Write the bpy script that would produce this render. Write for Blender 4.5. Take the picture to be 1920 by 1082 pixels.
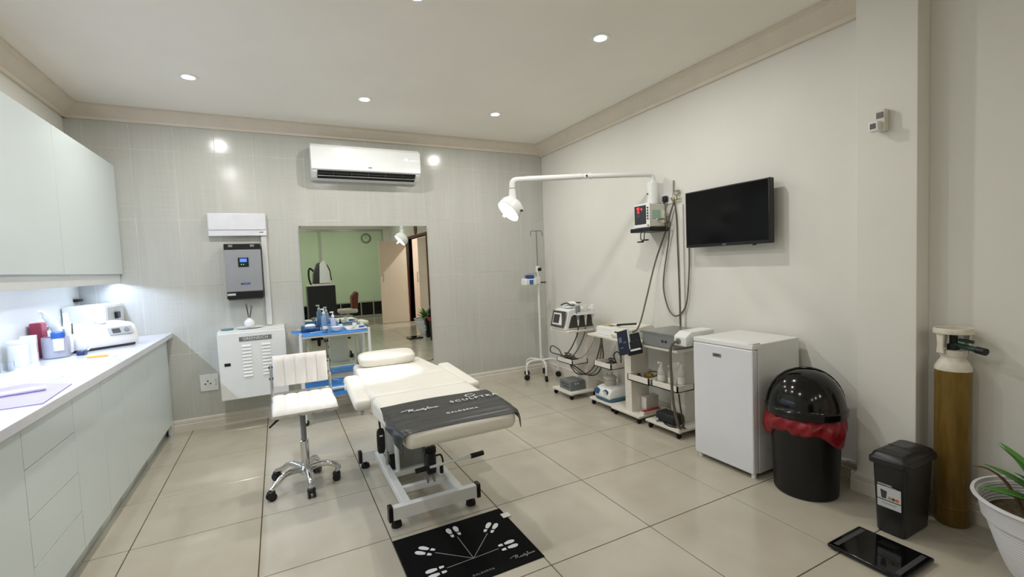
import bpy, bmesh, math, random
from mathutils import Matrix, Vector
random.seed(7)
for o in list(bpy.data.objects): bpy.data.objects.remove(o, do_unlink=True)
SC = bpy.context.scene
COL = SC.collection
PI = math.pi

# ------------------------------------------------------------------ camera
CAMZ = 1.387
def cam_axes(yaw, pit, rol):
    f = Vector((math.sin(yaw)*math.cos(pit), math.cos(yaw)*math.cos(pit), math.sin(pit)))
    r = Vector((math.cos(yaw), -math.sin(yaw), 0)); u = r.cross(f)
    r2 = r*math.cos(rol) + u*math.sin(rol); u2 = r2.cross(f)
    return r2, u2, f
_r, _u, _f = cam_axes(0.470999831, -0.0541113819, -0.0421323806)
cd = bpy.data.cameras.new('camera'); cam = bpy.data.objects.new('camera', cd); COL.objects.link(cam)
cd.sensor_width = 36; cd.lens = 36*860.855/1920; cd.clip_start = 0.02; cd.clip_end = 60
M = Matrix.Identity(4)
for i in range(3):
    M[i][0] = _r[i]; M[i][1] = _u[i]; M[i][2] = -_f[i]
M[2][3] = CAMZ
cam.matrix_world = M
SC.camera = cam
# ------------------------------------------------------------------ world, exposure
w = bpy.data.worlds.new('world'); SC.world = w; w.use_nodes = True
w.node_tree.nodes['Background'].inputs[0].default_value = (0.8, 0.88, 1, 1)
w.node_tree.nodes['Background'].inputs[1].default_value = 0.3
vs = SC.view_settings
vs.view_transform = 'Standard'; vs.look = 'None'; vs.gamma = 1; vs.use_curve_mapping = False
vs.exposure = -0.78
DOWNLIGHT_W = 18.5
LED_W = 31.0
SURGICAL_W = 150.0

# ------------------------------------------------------------------ materials
def lin(c):
    return tuple(((v/255)/12.92 if v/255 <= .04045 else ((v/255+.055)/1.055)**2.4) for v in c)
MATS = {}
def mat(name, rgb, rough=.5, metal=0, var=.04, vscale=8, bump=0, bscale=60, coat=0, trans=0, ior=1.45,
        emit=None, estr=0, stretch=None, alpha=1, spec=.5, rvar=0, sss=0):
    if name in MATS: return MATS[name]
    m = bpy.data.materials.new(name); m.use_nodes = True; nt = m.node_tree; N = nt.nodes
    b = N['Principled BSDF']; L = nt.links
    c = lin(rgb)
    tc = N.new('ShaderNodeTexCoord'); mp = N.new('ShaderNodeMapping'); L.new(tc.outputs['Object'], mp.inputs['Vector'])
    if stretch: mp.inputs['Scale'].default_value = stretch
    if var:
        n = N.new('ShaderNodeTexNoise'); n.inputs['Scale'].default_value = vscale; n.inputs['Detail'].default_value = 4
        L.new(mp.outputs['Vector'], n.inputs['Vector'])
        r = N.new('ShaderNodeValToRGB'); L.new(n.outputs['Fac'], r.inputs['Fac'])
        r.color_ramp.elements[0].position = .3; r.color_ramp.elements[1].position = .7
        r.color_ramp.elements[0].color = (*[max(0, v*(1-var)) for v in c], 1)
        r.color_ramp.elements[1].color = (*[min(1, v*(1+var)) for v in c], 1)
        L.new(r.outputs['Color'], b.inputs['Base Color'])
        if rvar:
            mr = N.new('ShaderNodeMapRange'); L.new(n.outputs['Fac'], mr.inputs['Value'])
            mr.inputs['To Min'].default_value = max(0, rough-rvar); mr.inputs['To Max'].default_value = rough+rvar
            L.new(mr.outputs['Result'], b.inputs['Roughness'])
    else: b.inputs['Base Color'].default_value = (*c, 1)
    if not rvar: b.inputs['Roughness'].default_value = rough
    b.inputs['Metallic'].default_value = metal; b.inputs['IOR'].default_value = ior
    b.inputs['Specular IOR Level'].default_value = spec
    b.inputs['Coat Weight'].default_value = coat; b.inputs['Coat Roughness'].default_value = .05
    b.inputs['Transmission Weight'].default_value = trans
    b.inputs['Alpha'].default_value = alpha
    if emit:
        b.inputs['Emission Color'].default_value = (*lin(emit), 1); b.inputs['Emission Strength'].default_value = estr
    if bump:
        n2 = N.new('ShaderNodeTexNoise'); n2.inputs['Scale'].default_value = bscale; n2.inputs['Detail'].default_value = 3
        L.new(mp.outputs['Vector'], n2.inputs['Vector'])
        bp = N.new('ShaderNodeBump'); bp.inputs['Strength'].default_value = bump; bp.inputs['Distance'].default_value = .01
        L.new(n2.outputs['Fac'], bp.inputs['Height']); L.new(bp.outputs['Normal'], b.inputs['Normal'])
    MATS[name] = m
    return m
def wall_tile_mat():
    # glossy ceramic with a fine linen weave
    m = bpy.data.materials.new('wall_tile'); m.use_nodes = True; nt = m.node_tree; N = nt.nodes; L = nt.links; b = N['Principled BSDF']
    tc = N.new('ShaderNodeTexCoord'); oi = N.new('ShaderNodeObjectInfo')
    va = N.new('ShaderNodeVectorMath'); va.operation = 'ADD'
    L.new(tc.outputs['Object'], va.inputs[0]); L.new(oi.outputs['Location'], va.inputs[1])
    outs = []
    for sc in ((70, 1, 2.2), (3, 1, 160), (9, 1, .6)):
        mp = N.new('ShaderNodeMapping'); mp.inputs['Scale'].default_value = sc; L.new(va.outputs[0], mp.inputs['Vector'])
        n = N.new('ShaderNodeTexNoise'); n.inputs['Scale'].default_value = 1; n.inputs['Detail'].default_value = 3
        L.new(mp.outputs['Vector'], n.inputs['Vector']); outs.append(n.outputs['Fac'])
    a = N.new('ShaderNodeMath'); a.operation = 'ADD'; L.new(outs[0], a.inputs[0]); L.new(outs[1], a.inputs[1])
    a2 = N.new('ShaderNodeMath'); a2.operation = 'ADD'; L.new(a.outputs[0], a2.inputs[0]); L.new(outs[2], a2.inputs[1])
    mr = N.new('ShaderNodeMapRange'); L.new(a2.outputs[0], mr.inputs['Value']); mr.inputs['From Min'].default_value = 1.1; mr.inputs['From Max'].default_value = 1.9
    r = N.new('ShaderNodeValToRGB'); L.new(mr.outputs['Result'], r.inputs['Fac'])
    r.color_ramp.elements[0].color = (*lin((188, 189, 182)), 1); r.color_ramp.elements[1].color = (*lin((200, 200, 194)), 1)
    L.new(r.outputs['Color'], b.inputs['Base Color'])
    b.inputs['Roughness'].default_value = .16
    return m
def floor_tile_mat():
    m = bpy.data.materials.new('floor_tile'); m.use_nodes = True; nt = m.node_tree; N = nt.nodes; L = nt.links; b = N['Principled BSDF']
    tc = N.new('ShaderNodeTexCoord'); oi = N.new('ShaderNodeObjectInfo')
    va = N.new('ShaderNodeVectorMath'); va.operation = 'ADD'
    L.new(tc.outputs['Object'], va.inputs[0]); L.new(oi.outputs['Location'], va.inputs[1])
    n = N.new('ShaderNodeTexNoise'); n.inputs['Scale'].default_value = 3.5; n.inputs['Detail'].default_value = 6; L.new(va.outputs[0], n.inputs['Vector'])
    n2 = N.new('ShaderNodeTexNoise'); n2.inputs['Scale'].default_value = 420; n2.inputs['Detail'].default_value = 2; L.new(va.outputs[0], n2.inputs['Vector'])
    mx = N.new('ShaderNodeMath'); mx.operation = 'MULTIPLY_ADD'; L.new(n2.outputs['Fac'], mx.inputs[0]); mx.inputs[1].default_value = .25; L.new(n.outputs['Fac'], mx.inputs[2])
    r = N.new('ShaderNodeValToRGB'); L.new(mx.outputs[0], r.inputs['Fac'])
    r.color_ramp.elements[0].position = .35; r.color_ramp.elements[1].position = .85
    r.color_ramp.elements[0].color = (*lin((178, 171, 154)), 1); r.color_ramp.elements[1].color = (*lin((191, 185, 170)), 1)
    L.new(r.outputs['Color'], b.inputs['Base Color'])
    mr = N.new('ShaderNodeMapRange'); L.new(n.outputs['Fac'], mr.inputs['Value']); mr.inputs['To Min'].default_value = .1; mr.inputs['To Max'].default_value = .2
    L.new(mr.outputs['Result'], b.inputs['Roughness'])
    return m
def glass(name, rgb, rough=0.0):
    m = mat(name, rgb, rough, trans=1, var=0)
    return m
WHITE = mat('white_laminate', (212, 222, 222), .22, var=.01, vscale=3)
CARC = mat('white_board', (215, 217, 214), .45, var=.02)
COUNT = mat('counter_stone', (212, 213, 219), .12, var=.025, vscale=25)
PAINT = mat('wall_paint', (226, 225, 218), .6, var=.02, vscale=2.5, bump=.04, bscale=180)
CEILP = mat('ceiling_paint', (243, 239, 229), .75, var=.02, vscale=2)
PLAST = mat('plaster_moulding', (222, 212, 196), .6, var=.03)
SKIRT = mat('skirting_paint', (222, 216, 204), .35, var=.04)
GROUT_W = mat('grout_white', (228, 226, 220), .8)
GROUT_F = mat('grout_floor', (84, 77, 62), .9)
WTILE = wall_tile_mat(); FTILE = floor_tile_mat()
WPL = mat('white_plastic', (235, 237, 236), .3, var=.01)
WPL2 = mat('ivory_plastic', (222, 220, 208), .4, var=.02)
WMET = mat('white_enamel', (228, 229, 226), .28, var=.02)
BPL = mat('black_plastic', (18, 18, 20), .35, var=.2)
BGL = mat('black_gloss', (8, 8, 10), .08, var=.1)
BRUB = mat('black_rubber', (22, 22, 23), .75, var=.2)
DGR = mat('dark_grey', (62, 62, 64), .4, var=.08)
MGR = mat('mid_grey', (128, 131, 132), .4, var=.05)
CHROME = mat('chrome', (215, 216, 218), .09, metal=1, var=.02)
STEEL = mat('brushed_steel', (168, 170, 170), .32, metal=.85, var=.08, vscale=30, stretch=(1, 30, 1))
LEATH = mat('cream_leatherette', (222, 219, 209), .38, var=.02, bump=.05, bscale=25)
LEATHW = mat('white_leatherette', (226, 222, 216), .36, var=.02, bump=.06, bscale=30)
MIRR = mat('mirror_silver', (226, 232, 224), .0, metal=1, var=0)
BLUE = mat('blue_drape', (52, 128, 205), .6, var=.12, vscale=14, bump=.3, bscale=40)
RED = mat('red_bag', (136, 20, 32), .3, var=.25, vscale=20, bump=.4, bscale=30, alpha=.9)
BROWN = mat('brown_timber', (104, 44, 26), .4, var=.2, vscale=12, stretch=(8, 8, 1))
CREAM = mat('cream_door', (232, 216, 200), .4, var=.02)

# ------------------------------------------------------------------ geometry helpers
class MB:
    def __init__(s): s.bm = bmesh.new()
    def _merge(s, t, mtx=None):
        if mtx is not None: bmesh.ops.transform(t, matrix=mtx, verts=t.verts)
        me = bpy.data.meshes.new('t'); t.to_mesh(me); t.free(); s.bm.from_mesh(me); bpy.data.meshes.remove(me)
    def box(s, x0, x1, y0, y1, z0, z1, bev=0, seg=2, mtx=None):
        t = bmesh.new(); bmesh.ops.create_cube(t, size=1)
        for v in t.verts: v.co = Vector(((x0+x1)/2+v.co.x*(x1-x0), (y0+y1)/2+v.co.y*(y1-y0), (z0+z1)/2+v.co.z*(z1-z0)))
        if bev:
            bev = min(bev, .49*min(abs(x1-x0), abs(y1-y0), abs(z1-z0)))
            bmesh.ops.bevel(t, geom=t.edges[:], offset=bev, segments=seg, profile=.5, affect='EDGES')
        s._merge(t, mtx); return s
    def loft(s, rings, cap=True, close=True):
        bm = s.bm; R = [[bm.verts.new(p) for p in r] for r in rings]; n = len(R[0])
        for a, b in zip(R, R[1:]):
            for i in range(n if close else n-1):
                j = (i+1) % n
                try: bm.faces.new((a[i], a[j], b[j], b[i]))
                except ValueError: pass
        if cap and close:
            for r in (R[0][::-1], R[-1]):
                try: bm.faces.new(r)
                except ValueError: pass
        return s
    def tube(s, pts, r, n=10, cap=True, smooth=0):
        pts = [Vector(p) for p in pts]
        if smooth: pts = catmull(pts, smooth)
        rs = r if isinstance(r, (list, tuple)) else [r]*len(pts)
        if len(rs) != len(pts):
            rs = [rs[min(len(rs)-1, int(round(i*(len(rs)-1)/(len(pts)-1))))] for i in range(len(pts))]
        rings = []; up = None
        for i, p in enumerate(pts):
            d = (pts[min(i+1, len(pts)-1)]-pts[max(i-1, 0)])
            if d.length < 1e-9: d = Vector((0, 0, 1))
            d.normalize()
            if up is None: up = d.orthogonal().normalized()
            else:
                up = up-d*up.dot(d)
                up = up.normalized() if up.length > 1e-6 else d.orthogonal().normalized()
            sd = d.cross(up)
            rings.append([p+(up*math.cos(2*PI*k/n)+sd*math.sin(2*PI*k/n))*rs[i] for k in range(n)])
        return s.loft(rings, cap)
    def cyl(s, p0, p1, r0, r1=None, n=20):
        return s.tube([p0, p1], [r0, r0 if r1 is None else r1], n)
    def lathe(s, prof, c=(0, 0, 0), n=32, sx=1, sy=1, mtx=None, cap=True):
        t = MB()
        rings = [[Vector((r*sx*math.cos(2*PI*k/n), r*sy*math.sin(2*PI*k/n), z)) for k in range(n)] for r, z in prof]
        t.loft(rings, cap)
        m = Matrix.Translation(c) if mtx is None else mtx
        s._merge(t.bm, m); return s
    def prism(s, poly, axis, a, b, bev=0):
        def P(u, v, t):
            return {'x': (t, u, v), 'y': (u, t, v), 'z': (u, v, t)}[axis]
        t = MB(); t.loft([[P(u, v, a) for u, v in poly], [P(u, v, b) for u, v in poly]])
        bmesh.ops.recalc_face_normals(t.bm, faces=t.bm.faces)
        if bev: bmesh.ops.bevel(t.bm, geom=t.bm.edges[:], offset=bev, segments=2, profile=.5, affect='EDGES')
        s._merge(t.bm); return s
    def sup(s, c, sz, e1=.35, e2=.35, n=28, m=16, mtx=None):
        # superellipsoid: soft cushions and domes
        def q(v, e): return math.copysign(abs(v)**e, v)
        rings = []
        for i in range(1, m):
            ph = -PI/2+PI*i/m
            rings.append([Vector((sz[0]/2*q(math.cos(ph), e1)*q(math.cos(2*PI*k/n), e2), sz[1]/2*q(math.cos(ph), e1)*q(math.sin(2*PI*k/n), e2), sz[2]/2*q(math.sin(ph), e1))) for k in range(n)])
        t = MB(); t.loft(rings)
        mm = Matrix.Translation(c)
        if mtx is not None: mm = mm @ mtx
        s._merge(t.bm, mm); return s
    def sheet(s, f, nu, nv, th=0):
        bm = s.bm; g = [[bm.verts.new(f(i/nu, j/nv)) for j in range(nv+1)] for i in range(nu+1)]
        fs = [bm.faces.new((g[i][j], g[i+1][j], g[i+1][j+1], g[i][j+1])) for i in range(nu) for j in range(nv)]
        if th:
            bmesh.ops.recalc_face_normals(bm, faces=fs)
            bmesh.ops.solidify(bm, geom=fs, thickness=th)
        return s
    def ribbon(s, pts2, wd, frame, smooth=6, h=.0008):
        # flat stroke in the plane given by frame (4x4)
        pts = [Vector((p[0], p[1], 0)) for p in pts2]
        if smooth: pts = catmull(pts, smooth)
        a, b = [], []
        for i, p in enumerate(pts):
            d = pts[min(i+1, len(pts)-1)]-pts[max(i-1, 0)]
            if d.length < 1e-9: d = Vector((1, 0, 0))
            d.normalize(); nrm = Vector((-d.y, d.x, 0))*wd/2
            a.append(p+nrm); b.append(p-nrm)
        t = MB(); rings = [[x, y, y+Vector((0, 0, h)), x+Vector((0, 0, h))] for x, y in zip(a, b)]
        t.loft(rings); s._merge(t.bm, frame); return s
    def poly2(s, pts2, frame, h=.0008):
        t = MB(); t.loft([[Vector((p[0], p[1], 0)) for p in pts2], [Vector((p[0], p[1], h)) for p in pts2]]); s._merge(t.bm, frame); return s
def catmull(P, k):
    out = []; n = len(P)
    for i in range(n-1):
        p0, p1, p2, p3 = P[max(i-1, 0)], P[i], P[i+1], P[min(i+2, n-1)]
        for j in range(k):
            t = j/k
            out.append(.5*((2*p1)+(p2-p0)*t+(2*p0-5*p1+4*p2-p3)*t*t+(3*p1-p0-3*p2+p3)*t**3))
    out.append(P[-1]); return out
def frame(o, u, v):
    u = Vector(u).normalized(); v = Vector(v); v = (v-u*v.dot(u)).normalized(); n = u.cross(v)
    m = Matrix.Identity(4)
    for i in range(3): m[i][0] = u[i]; m[i][1] = v[i]; m[i][2] = n[i]; m[i][3] = o[i]
    return m
WM = {}
def finish(me, ang=32):
    bm = bmesh.new(); bm.from_mesh(me)
    bmesh.ops.recalc_face_normals(bm, faces=bm.faces)
    for f in bm.faces:
        nb = [g.calc_area() for e in f.edges for g in e.link_faces if g is not f]
        f.smooth = not (len(f.verts) == 4 and nb and f.calc_area() > 3*sum(nb)/len(nb))
    for e in bm.edges: e.smooth = (len(e.link_faces) == 2 and e.calc_face_angle(4) < math.radians(ang))
    bm.to_mesh(me); bm.free()
def obj(name, mb, m, parent=None, label=None, local=False, ang=32):
    """one mesh object; geometry given in world coordinates unless local"""
    me = bpy.data.meshes.new(name); mb.bm.to_mesh(me); mb.bm.free()
    if parent is not None and not local: me.transform(WM[parent.name].inverted())
    finish(me, ang); me.materials.append(m)
    o = bpy.data.objects.new(name, me); COL.objects.link(o)
    if parent is not None: o.parent = parent; WM[o.name] = WM[parent.name]
    else: WM[o.name] = Matrix.Identity(4)
    if label: o['label'] = label
    return o
def tag(o, label, cat, group=None):
    o['label'] = label; o['category'] = cat
    if group: o['group'] = group
    return o
def thing(name, label, cat, loc=(0, 0, 0), rotz=0, group=None):
    o = bpy.data.objects.new(name, None); COL.objects.link(o); o.empty_display_size = .05
    o.location = loc; o.rotation_euler = (0, 0, rotz)
    WM[o.name] = Matrix.Translation(loc) @ Matrix.Rotation(rotz, 4, 'Z')
    return tag(o, label, cat, group)
def single(name, mb, m, label, cat, group=None, ang=32):
    """a thing that is one mesh, its origin at its base centre"""
    xs = [v.co for v in mb.bm.verts]
    lo = [min(p[i] for p in xs) for i in range(3)]; hi = [max(p[i] for p in xs) for i in range(3)]
    c = Vector(((lo[0]+hi[0])/2, (lo[1]+hi[1])/2, lo[2]))
    me = bpy.data.meshes.new(name); mb.bm.to_mesh(me); mb.bm.free(); me.transform(Matrix.Translation(-c)); finish(me, ang); me.materials.append(m)
    o = bpy.data.objects.new(name, me); COL.objects.link(o); o.location = c; WM[o.name] = Matrix.Translation(c)
    return tag(o, label, cat, group)
def struct(name, mb, m, parent=None):
    o = obj(name, mb, m, parent)
    if parent is None: o['kind'] = 'structure'
    return o
def dup(root, loc, rotz=None, label=None):
    r = root.copy(); COL.objects.link(r); r.location = loc
    if rotz is not None: r.rotation_euler = (0, 0, rotz)
    if label: r['label'] = label
    WM[r.name] = Matrix.Translation(loc) @ Matrix.Rotation(r.rotation_euler.z, 4, 'Z')
    def rec(a, b):
        for ch in list(a.children):
            c = ch.copy(); COL.objects.link(c); c.parent = b; rec(ch, c)
    rec(root, r); return r
def text_mb(body, size, fr, shear=0, h=.0008, space=1.0, bold=0):
    c = bpy.data.curves.new('t', 'FONT'); c.body = body; c.size = size; c.align_x = 'CENTER'; c.align_y = 'CENTER'
    c.extrude = h/2; c.shear = shear; c.space_character = space; c.offset = bold; c.resolution_u = 3
    o = bpy.data.objects.new('t', c); COL.objects.link(o)
    dg = bpy.context.evaluated_depsgraph_get(); me = bpy.data.meshes.new_from_object(o.evaluated_get(dg))
    me.transform(fr @ Matrix.Translation((0, 0, h/2)))
    mb = MB(); mb.bm.from_mesh(me)
    bpy.data.objects.remove(o); bpy.data.curves.remove(c); bpy.data.meshes.remove(me)
    return mb
SCRIPT = [[(-.95, .5), (-.5, .7), (-.05, .82), (.4, .84), (.62, .72), (.5, .55), (.15, .45)], [(.14, .8), (.06, .4), (-.06, 0)],
          [(.15, .45), (.42, .25), (.72, .03), (.95, .06)], [(.95, .06), (1.15, .2), (1.1, .3), (1.0, .22), (1.05, .05), (1.25, .06)],
          [(1.25, .06), (1.42, .3), (1.46, .15), (1.4, .02), (1.6, .07)], [(1.6, .07), (1.8, .6), (1.72, .1), (1.85, .03), (1.97, .12)],
          [(1.6, .38), (2.02, .43)], [(1.95, .3), (2.0, .08), (2.16, .1), (2.25, .3), (2.15, -.1), (2.0, -.33), (1.95, -.2), (2.35, .1)],
          [(2.35, .1), (2.6, .68), (2.5, .74), (2.45, .1), (2.6, .05)], [(2.85, .28), (2.68, .25), (2.66, .06), (2.8, .08), (2.88, .28), (2.86, .05), (3.0, .08)],
          [(3.0, .08), (3.08, .28), (3.08, .05), (3.2, .28), (3.26, .05), (3.4, .08)], [(3.4, .08), (3.6, .22), (3.54, .3), (3.44, .2), (3.5, .05), (3.85, .2)]]
def script_mb(width, fr, wd):
    k = width/4.8; mb = MB()
    for st in SCRIPT:
        mb.ribbon([((x-1.45)*k, (y-.25)*k) for x, y in st], wd, fr, smooth=5)
    return mb
INK_W = mat('white_print', (226, 228, 228), .5, var=0)
INK_K = mat('black_print', (25, 25, 28), .5, var=0)

XL, XR, YB, YF, ZC = -1.465, 3.03, 5.0, -3.85, 2.82
# ================================================================== STRUCTURE
# floor with separate tiles
fl = struct('floor', MB().box(XL-.1, XR+.02, YF-.1, YB+.1, -.12, -.004), GROUT_F)
xs = [XL]+[-.763+.6*k for k in range(-1, 8) if XL < -.763+.6*k < XR]+[XR]
ys = [YF]+[1.755+.6*k for k in range(-10, 7) if YF < 1.755+.6*k < YB]+[YB]
cache = {}
def floor_tile(x0, x1, y0, y1):
    g = .0026; sx, sy = round(x1-x0-2*g, 4), round(y1-y0-2*g, 4)
    if sx < .01 or sy < .01: return
    if (sx, sy) not in cache:
        mb = MB().box(-sx/2, sx/2, -sy/2, sy/2, -.009, 0, .0012, 1); me = bpy.data.meshes.new('tile'); mb.bm.to_mesh(me); mb.bm.free(); me.materials.append(FTILE); cache[(sx, sy)] = me
    o = bpy.data.objects.new('tile', cache[(sx, sy)]); COL.objects.link(o); o.parent = fl; o.location = ((x0+x1)/2, (y0+y1)/2, 0)
for a, b in zip(xs, xs[1:]):
    for c, d in zip(ys, ys[1:]): floor_tile(a, b, c, d)
# ceiling
struct('ceiling', MB().box(XL-.1, XR+1.6, YF-.1, YB+.1, ZC, ZC+.1), CEILP)
# back wall with separate tiles
wb = struct('wall_back', MB().box(XL-.1, XR+.12, YB-.0024, YB+.12, 0, ZC), GROUT_W)
wx = [XL, -1.355, -1.05, -.745, -.44, -.135]+[.3*k for k in range(1, 11)]+[XR]
wz = [.1, .7, 1.3, 1.9, 2.5, ZC]
wcache = {}
for a, b in zip(wx, wx[1:]):
    for c, d in zip(wz, wz[1:]):
        g = .0014; sx, sz = round(b-a-2*g, 4), round(d-c-2*g, 4)
        if (sx, sz) not in wcache:
            mb = MB().box(-sx/2, sx/2, -.0, .008, -sz/2, sz/2, .001, 1); me = bpy.data.meshes.new('tile'); mb.bm.to_mesh(me); mb.bm.free(); me.materials.append(WTILE); wcache[(sx, sz)] = me
        o = bpy.data.objects.new('tile', wcache[(sx, sz)]); COL.objects.link(o); o.parent = wb; o.location = ((a+b)/2, YB-.004, (c+d)/2)
        o.rotation_euler = (random.uniform(-.003, .003), 0, random.uniform(-.004, .004))
# left wall
struct('wall_left', MB().box(XL-.1, XL, YF-.1, YB+.1, 0, ZC), PAINT)
# right wall with the doorway behind the camera, and the pilaster
DY0, DY1, DH = -1.83, -.12, 2.12
wr = struct('wall_right', MB().box(XR, XR+.12, DY1, YB+.1, 0, ZC).box(XR, XR+.12, DY0, DY1, DH, ZC).box(XR, XR+.12, YF-.1, DY0, 0, ZC), PAINT)
struct('pilaster', MB().box(2.9, XR, 1.145, 1.42, 0, ZC, .004, 2), PAINT, wr)
# front wall (behind the camera) round the glass partition
struct('wall_front', MB().box(XL-.1, .5, YF-.12, YF, 0, ZC).box(2.85, XR+.12, YF-.12, YF, 0, ZC).box(.5, 2.85, YF-.12, YF, 2.56, ZC), PAINT)
FROST = mat('frosted_green_glass', (198, 218, 186), .28, var=.03, vscale=2)
DGLASS = mat('glass_over_dark', (18, 24, 22), .04, var=.1)  # clear glass; the dark room behind is put into its colour
ALU = mat('aluminium_frame', (176, 178, 168), .35, metal=.3, var=.03)
win = struct('window_1', MB().box(.5, 2.85, YF-.08, YF-.03, 2.5, 2.56, .004).box(.5, 2.85, YF-.08, YF-.02, .0, .07, .004).box(.5, 2.85, YF-.07, YF-.03, .44, .475, .004)
             .box(.5, .54, YF-.08, YF-.02, .07, 2.5, .004).box(1.08, 1.13, YF-.08, YF-.02, .07, 2.5, .004).box(2.81, 2.85, YF-.08, YF-.02, .07, 2.5, .004)
             .box(1.55, 1.57, YF-.07, YF-.03, .07, .44).box(2.1, 2.13, YF-.07, YF-.03, .07, .44).box(2.45, 2.48, YF-.07, YF-.03, .07, .44), ALU)
for a, b in ((.54, 1.08), (1.13, 2.81)):
    struct('pane', MB().box(a, b, YF-.056, YF-.046, .475, 2.5), FROST, win)
for a, b in ((.54, 1.08), (1.13, 1.55), (1.57, 2.1), (2.13, 2.45), (2.48, 2.81)):
    struct('pane', MB().box(a, b, YF-.056, YF-.046, .07, .44), DGLASS, win)
# skirtings (moulded profile)
def skirt_profile(t=.022, h=.11): return [(0, 0), (t, 0), (t, h*.58), (t*.7, h*.64), (t*.85, h*.7), (t*.8, h*.9), (t*.45, h), (0, h)]
mb = MB().prism([(YB-u, v) for u, v in skirt_profile()], 'x', -.95, XR); struct('baseboard_back', mb, SKIRT)
mb = MB().prism([(XR-u, v) for u, v in skirt_profile()], 'y', 1.42, YB-.03); mb.prism([(XR-u, v) for u, v in skirt_profile()], 'y', DY1+.07, 1.12)
mb.prism([(2.9-u, v) for u, v in skirt_profile()], 'y', 1.123, 1.442); mb.prism([(1.145-u, v) for u, v in skirt_profile()], 'x', 2.88, XR-.022); mb.prism([(1.42+u, v) for u, v in skirt_profile()], 'x', 2.88, XR-.022)
struct('baseboard_right', mb, SKIRT)
# ceiling cornice
def cor(t=.12, h=.105):
    return [(0, 0), (.012, 0), (.014, -h), (.0, -h), (0, -h-.0)]
def cornice_profile(): return [(0, 0), (.13, 0), (.13, -.014), (.112, -.02), (.105, -.036), (.07, -.055), (.045, -.078), (.03, -.082), (.022, -.102), (0, -.102)]
struct('trim_1', MB().prism([(YB-u-.001, ZC+v) for u, v in cornice_profile()], 'x', XL, XR), PLAST)
struct('trim_2', MB().prism([(XR-u*1.15, ZC+v*1.22) for u, v in cornice_profile()], 'y', 1.42, YB).prism([(XR-u, ZC+v*1.2) for u, v in cornice_profile()], 'y', YF, 1.145), PLAST)
struct('trim_3', MB().prism([(XL+u, ZC+v) for u, v in cornice_profile()], 'y', YF, YB), PLAST)
# doorway on the right, behind the camera: brown frame, open white leaf, second leaf, corridor
struct('trim_4', MB().box(XR-.02, XR+.13, DY0-.06, DY0, 0, DH+.06, .004).box(XR-.02, XR+.13, DY1, DY1+.06, 0, DH+.06, .004).box(XR-.02, XR+.13, DY0, DY1, DH, DH+.06, .004), BROWN)
d1 = struct('door_1', MB().box(2.31, 3.005, -1.885, -1.845, .01, 2.09, .003), CREAM)
struct('door_handle', MB().tube([(2.38, -1.845, 1.07), (2.38, -1.80, 1.07), (2.38, -1.80, 1.25), (2.38, -1.845, 1.25)], .009), STEEL, d1)
d2 = struct('door_2', MB().box(XR+.03, XR+.07, -.98, -.14, .01, 2.09, .003), CREAM)
struct('door_handle', MB().tube([(XR+.03, -.92, 1.05), (XR-.02, -.92, 1.05), (XR-.02, -.92, 1.28), (XR+.03, -.92, 1.28)], .009), STEEL, d2)
struct('floor_corridor', MB().box(XR+.02, XR+1.5, -2.6, .6, -.1, -.001), mat('corridor_floor', (205, 198, 184), .2))
struct('wall_corridor', MB().box(XR+1.4, XR+1.5, -2.6, .6, 0, ZC).box(XR+.12, XR+1.4, -2.7, -2.6, 0, ZC).box(XR+.12, XR+1.4, .5, .6, 0, ZC), mat('corridor_paint', (232, 214, 202), .6))

# ================================================================== LIGHTS OF THE ROOM
LAMPM = mat('lamp_glow', (255, 255, 250), .5, var=0, emit=(255, 252, 240), estr=18)
def make_downlight():
    t = thing('downlight', 'x', 'light', (0, 0, 0), 0, 'round recessed ceiling downlights')
    obj('bezel', MB().lathe([(.046, -.004), (.06, -.006), (.064, -.001), (.064, 0), (.046, 0)], n=28), WPL, t, local=True)
    obj('bulb', MB().lathe([(.0, -.006), (.03, -.006), (.046, -.003), (.046, -.0005)], n=28), LAMPM, t, local=True)
    ld = bpy.data.lights.new('lamp', 'AREA'); ld.shape = 'DISK'; ld.size = .07; ld.energy = DOWNLIGHT_W; ld.color = (1.0, .975, .935)
    l = bpy.data.objects.new('lamp', ld); COL.objects.link(l); l.parent = t; l.location = (0, 0, -.012)
    return t
dl = make_downlight()
spots = [(-.478, 4.03, 'round recessed downlight in the ceiling, leftmost, above the wall inverter'), (.746, 4.05, 'round recessed downlight in the ceiling in front of the air conditioner'),
         (1.95, 4.03, 'round recessed downlight in the ceiling above the surgical lamp'), (1.955, 2.43, 'round recessed downlight in the ceiling nearest the camera, at the top of the picture'),
         (-.478, 2.43, 'round recessed downlight over the white worktop, out of the picture'), (.746, 2.43, 'round recessed downlight over the treatment bed, out of the picture')]
for y in (.83, -.77, -2.37):
    for x, w_ in ((-.478, 'left'), (.746, 'middle'), (1.95, 'right')):
        if y < -1 or (x, y) == (-.478, .83): spots.append((x, y, 'round recessed downlight behind the camera, %s column, %s row' % (w_, {.83: 'first', -.77: 'second', -2.37: 'third'}[y])))
for i, (x, y, lb) in enumerate(spots):
    o = dl if i == 0 else dup(dl, (x, y, ZC))
    o.location = (x, y, ZC); o['label'] = lb
cl = dup(dl, (XR+.75, -1.2, ZC), label='added unseen downlight in the corridor ceiling, brightening the doorway')  # lamp added to brighten the doorway and door leaf in the mirror
for ch in cl.children:
    if ch.type == 'LIGHT': ch.data = ch.data.copy(); ch.data.energy = 70

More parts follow.
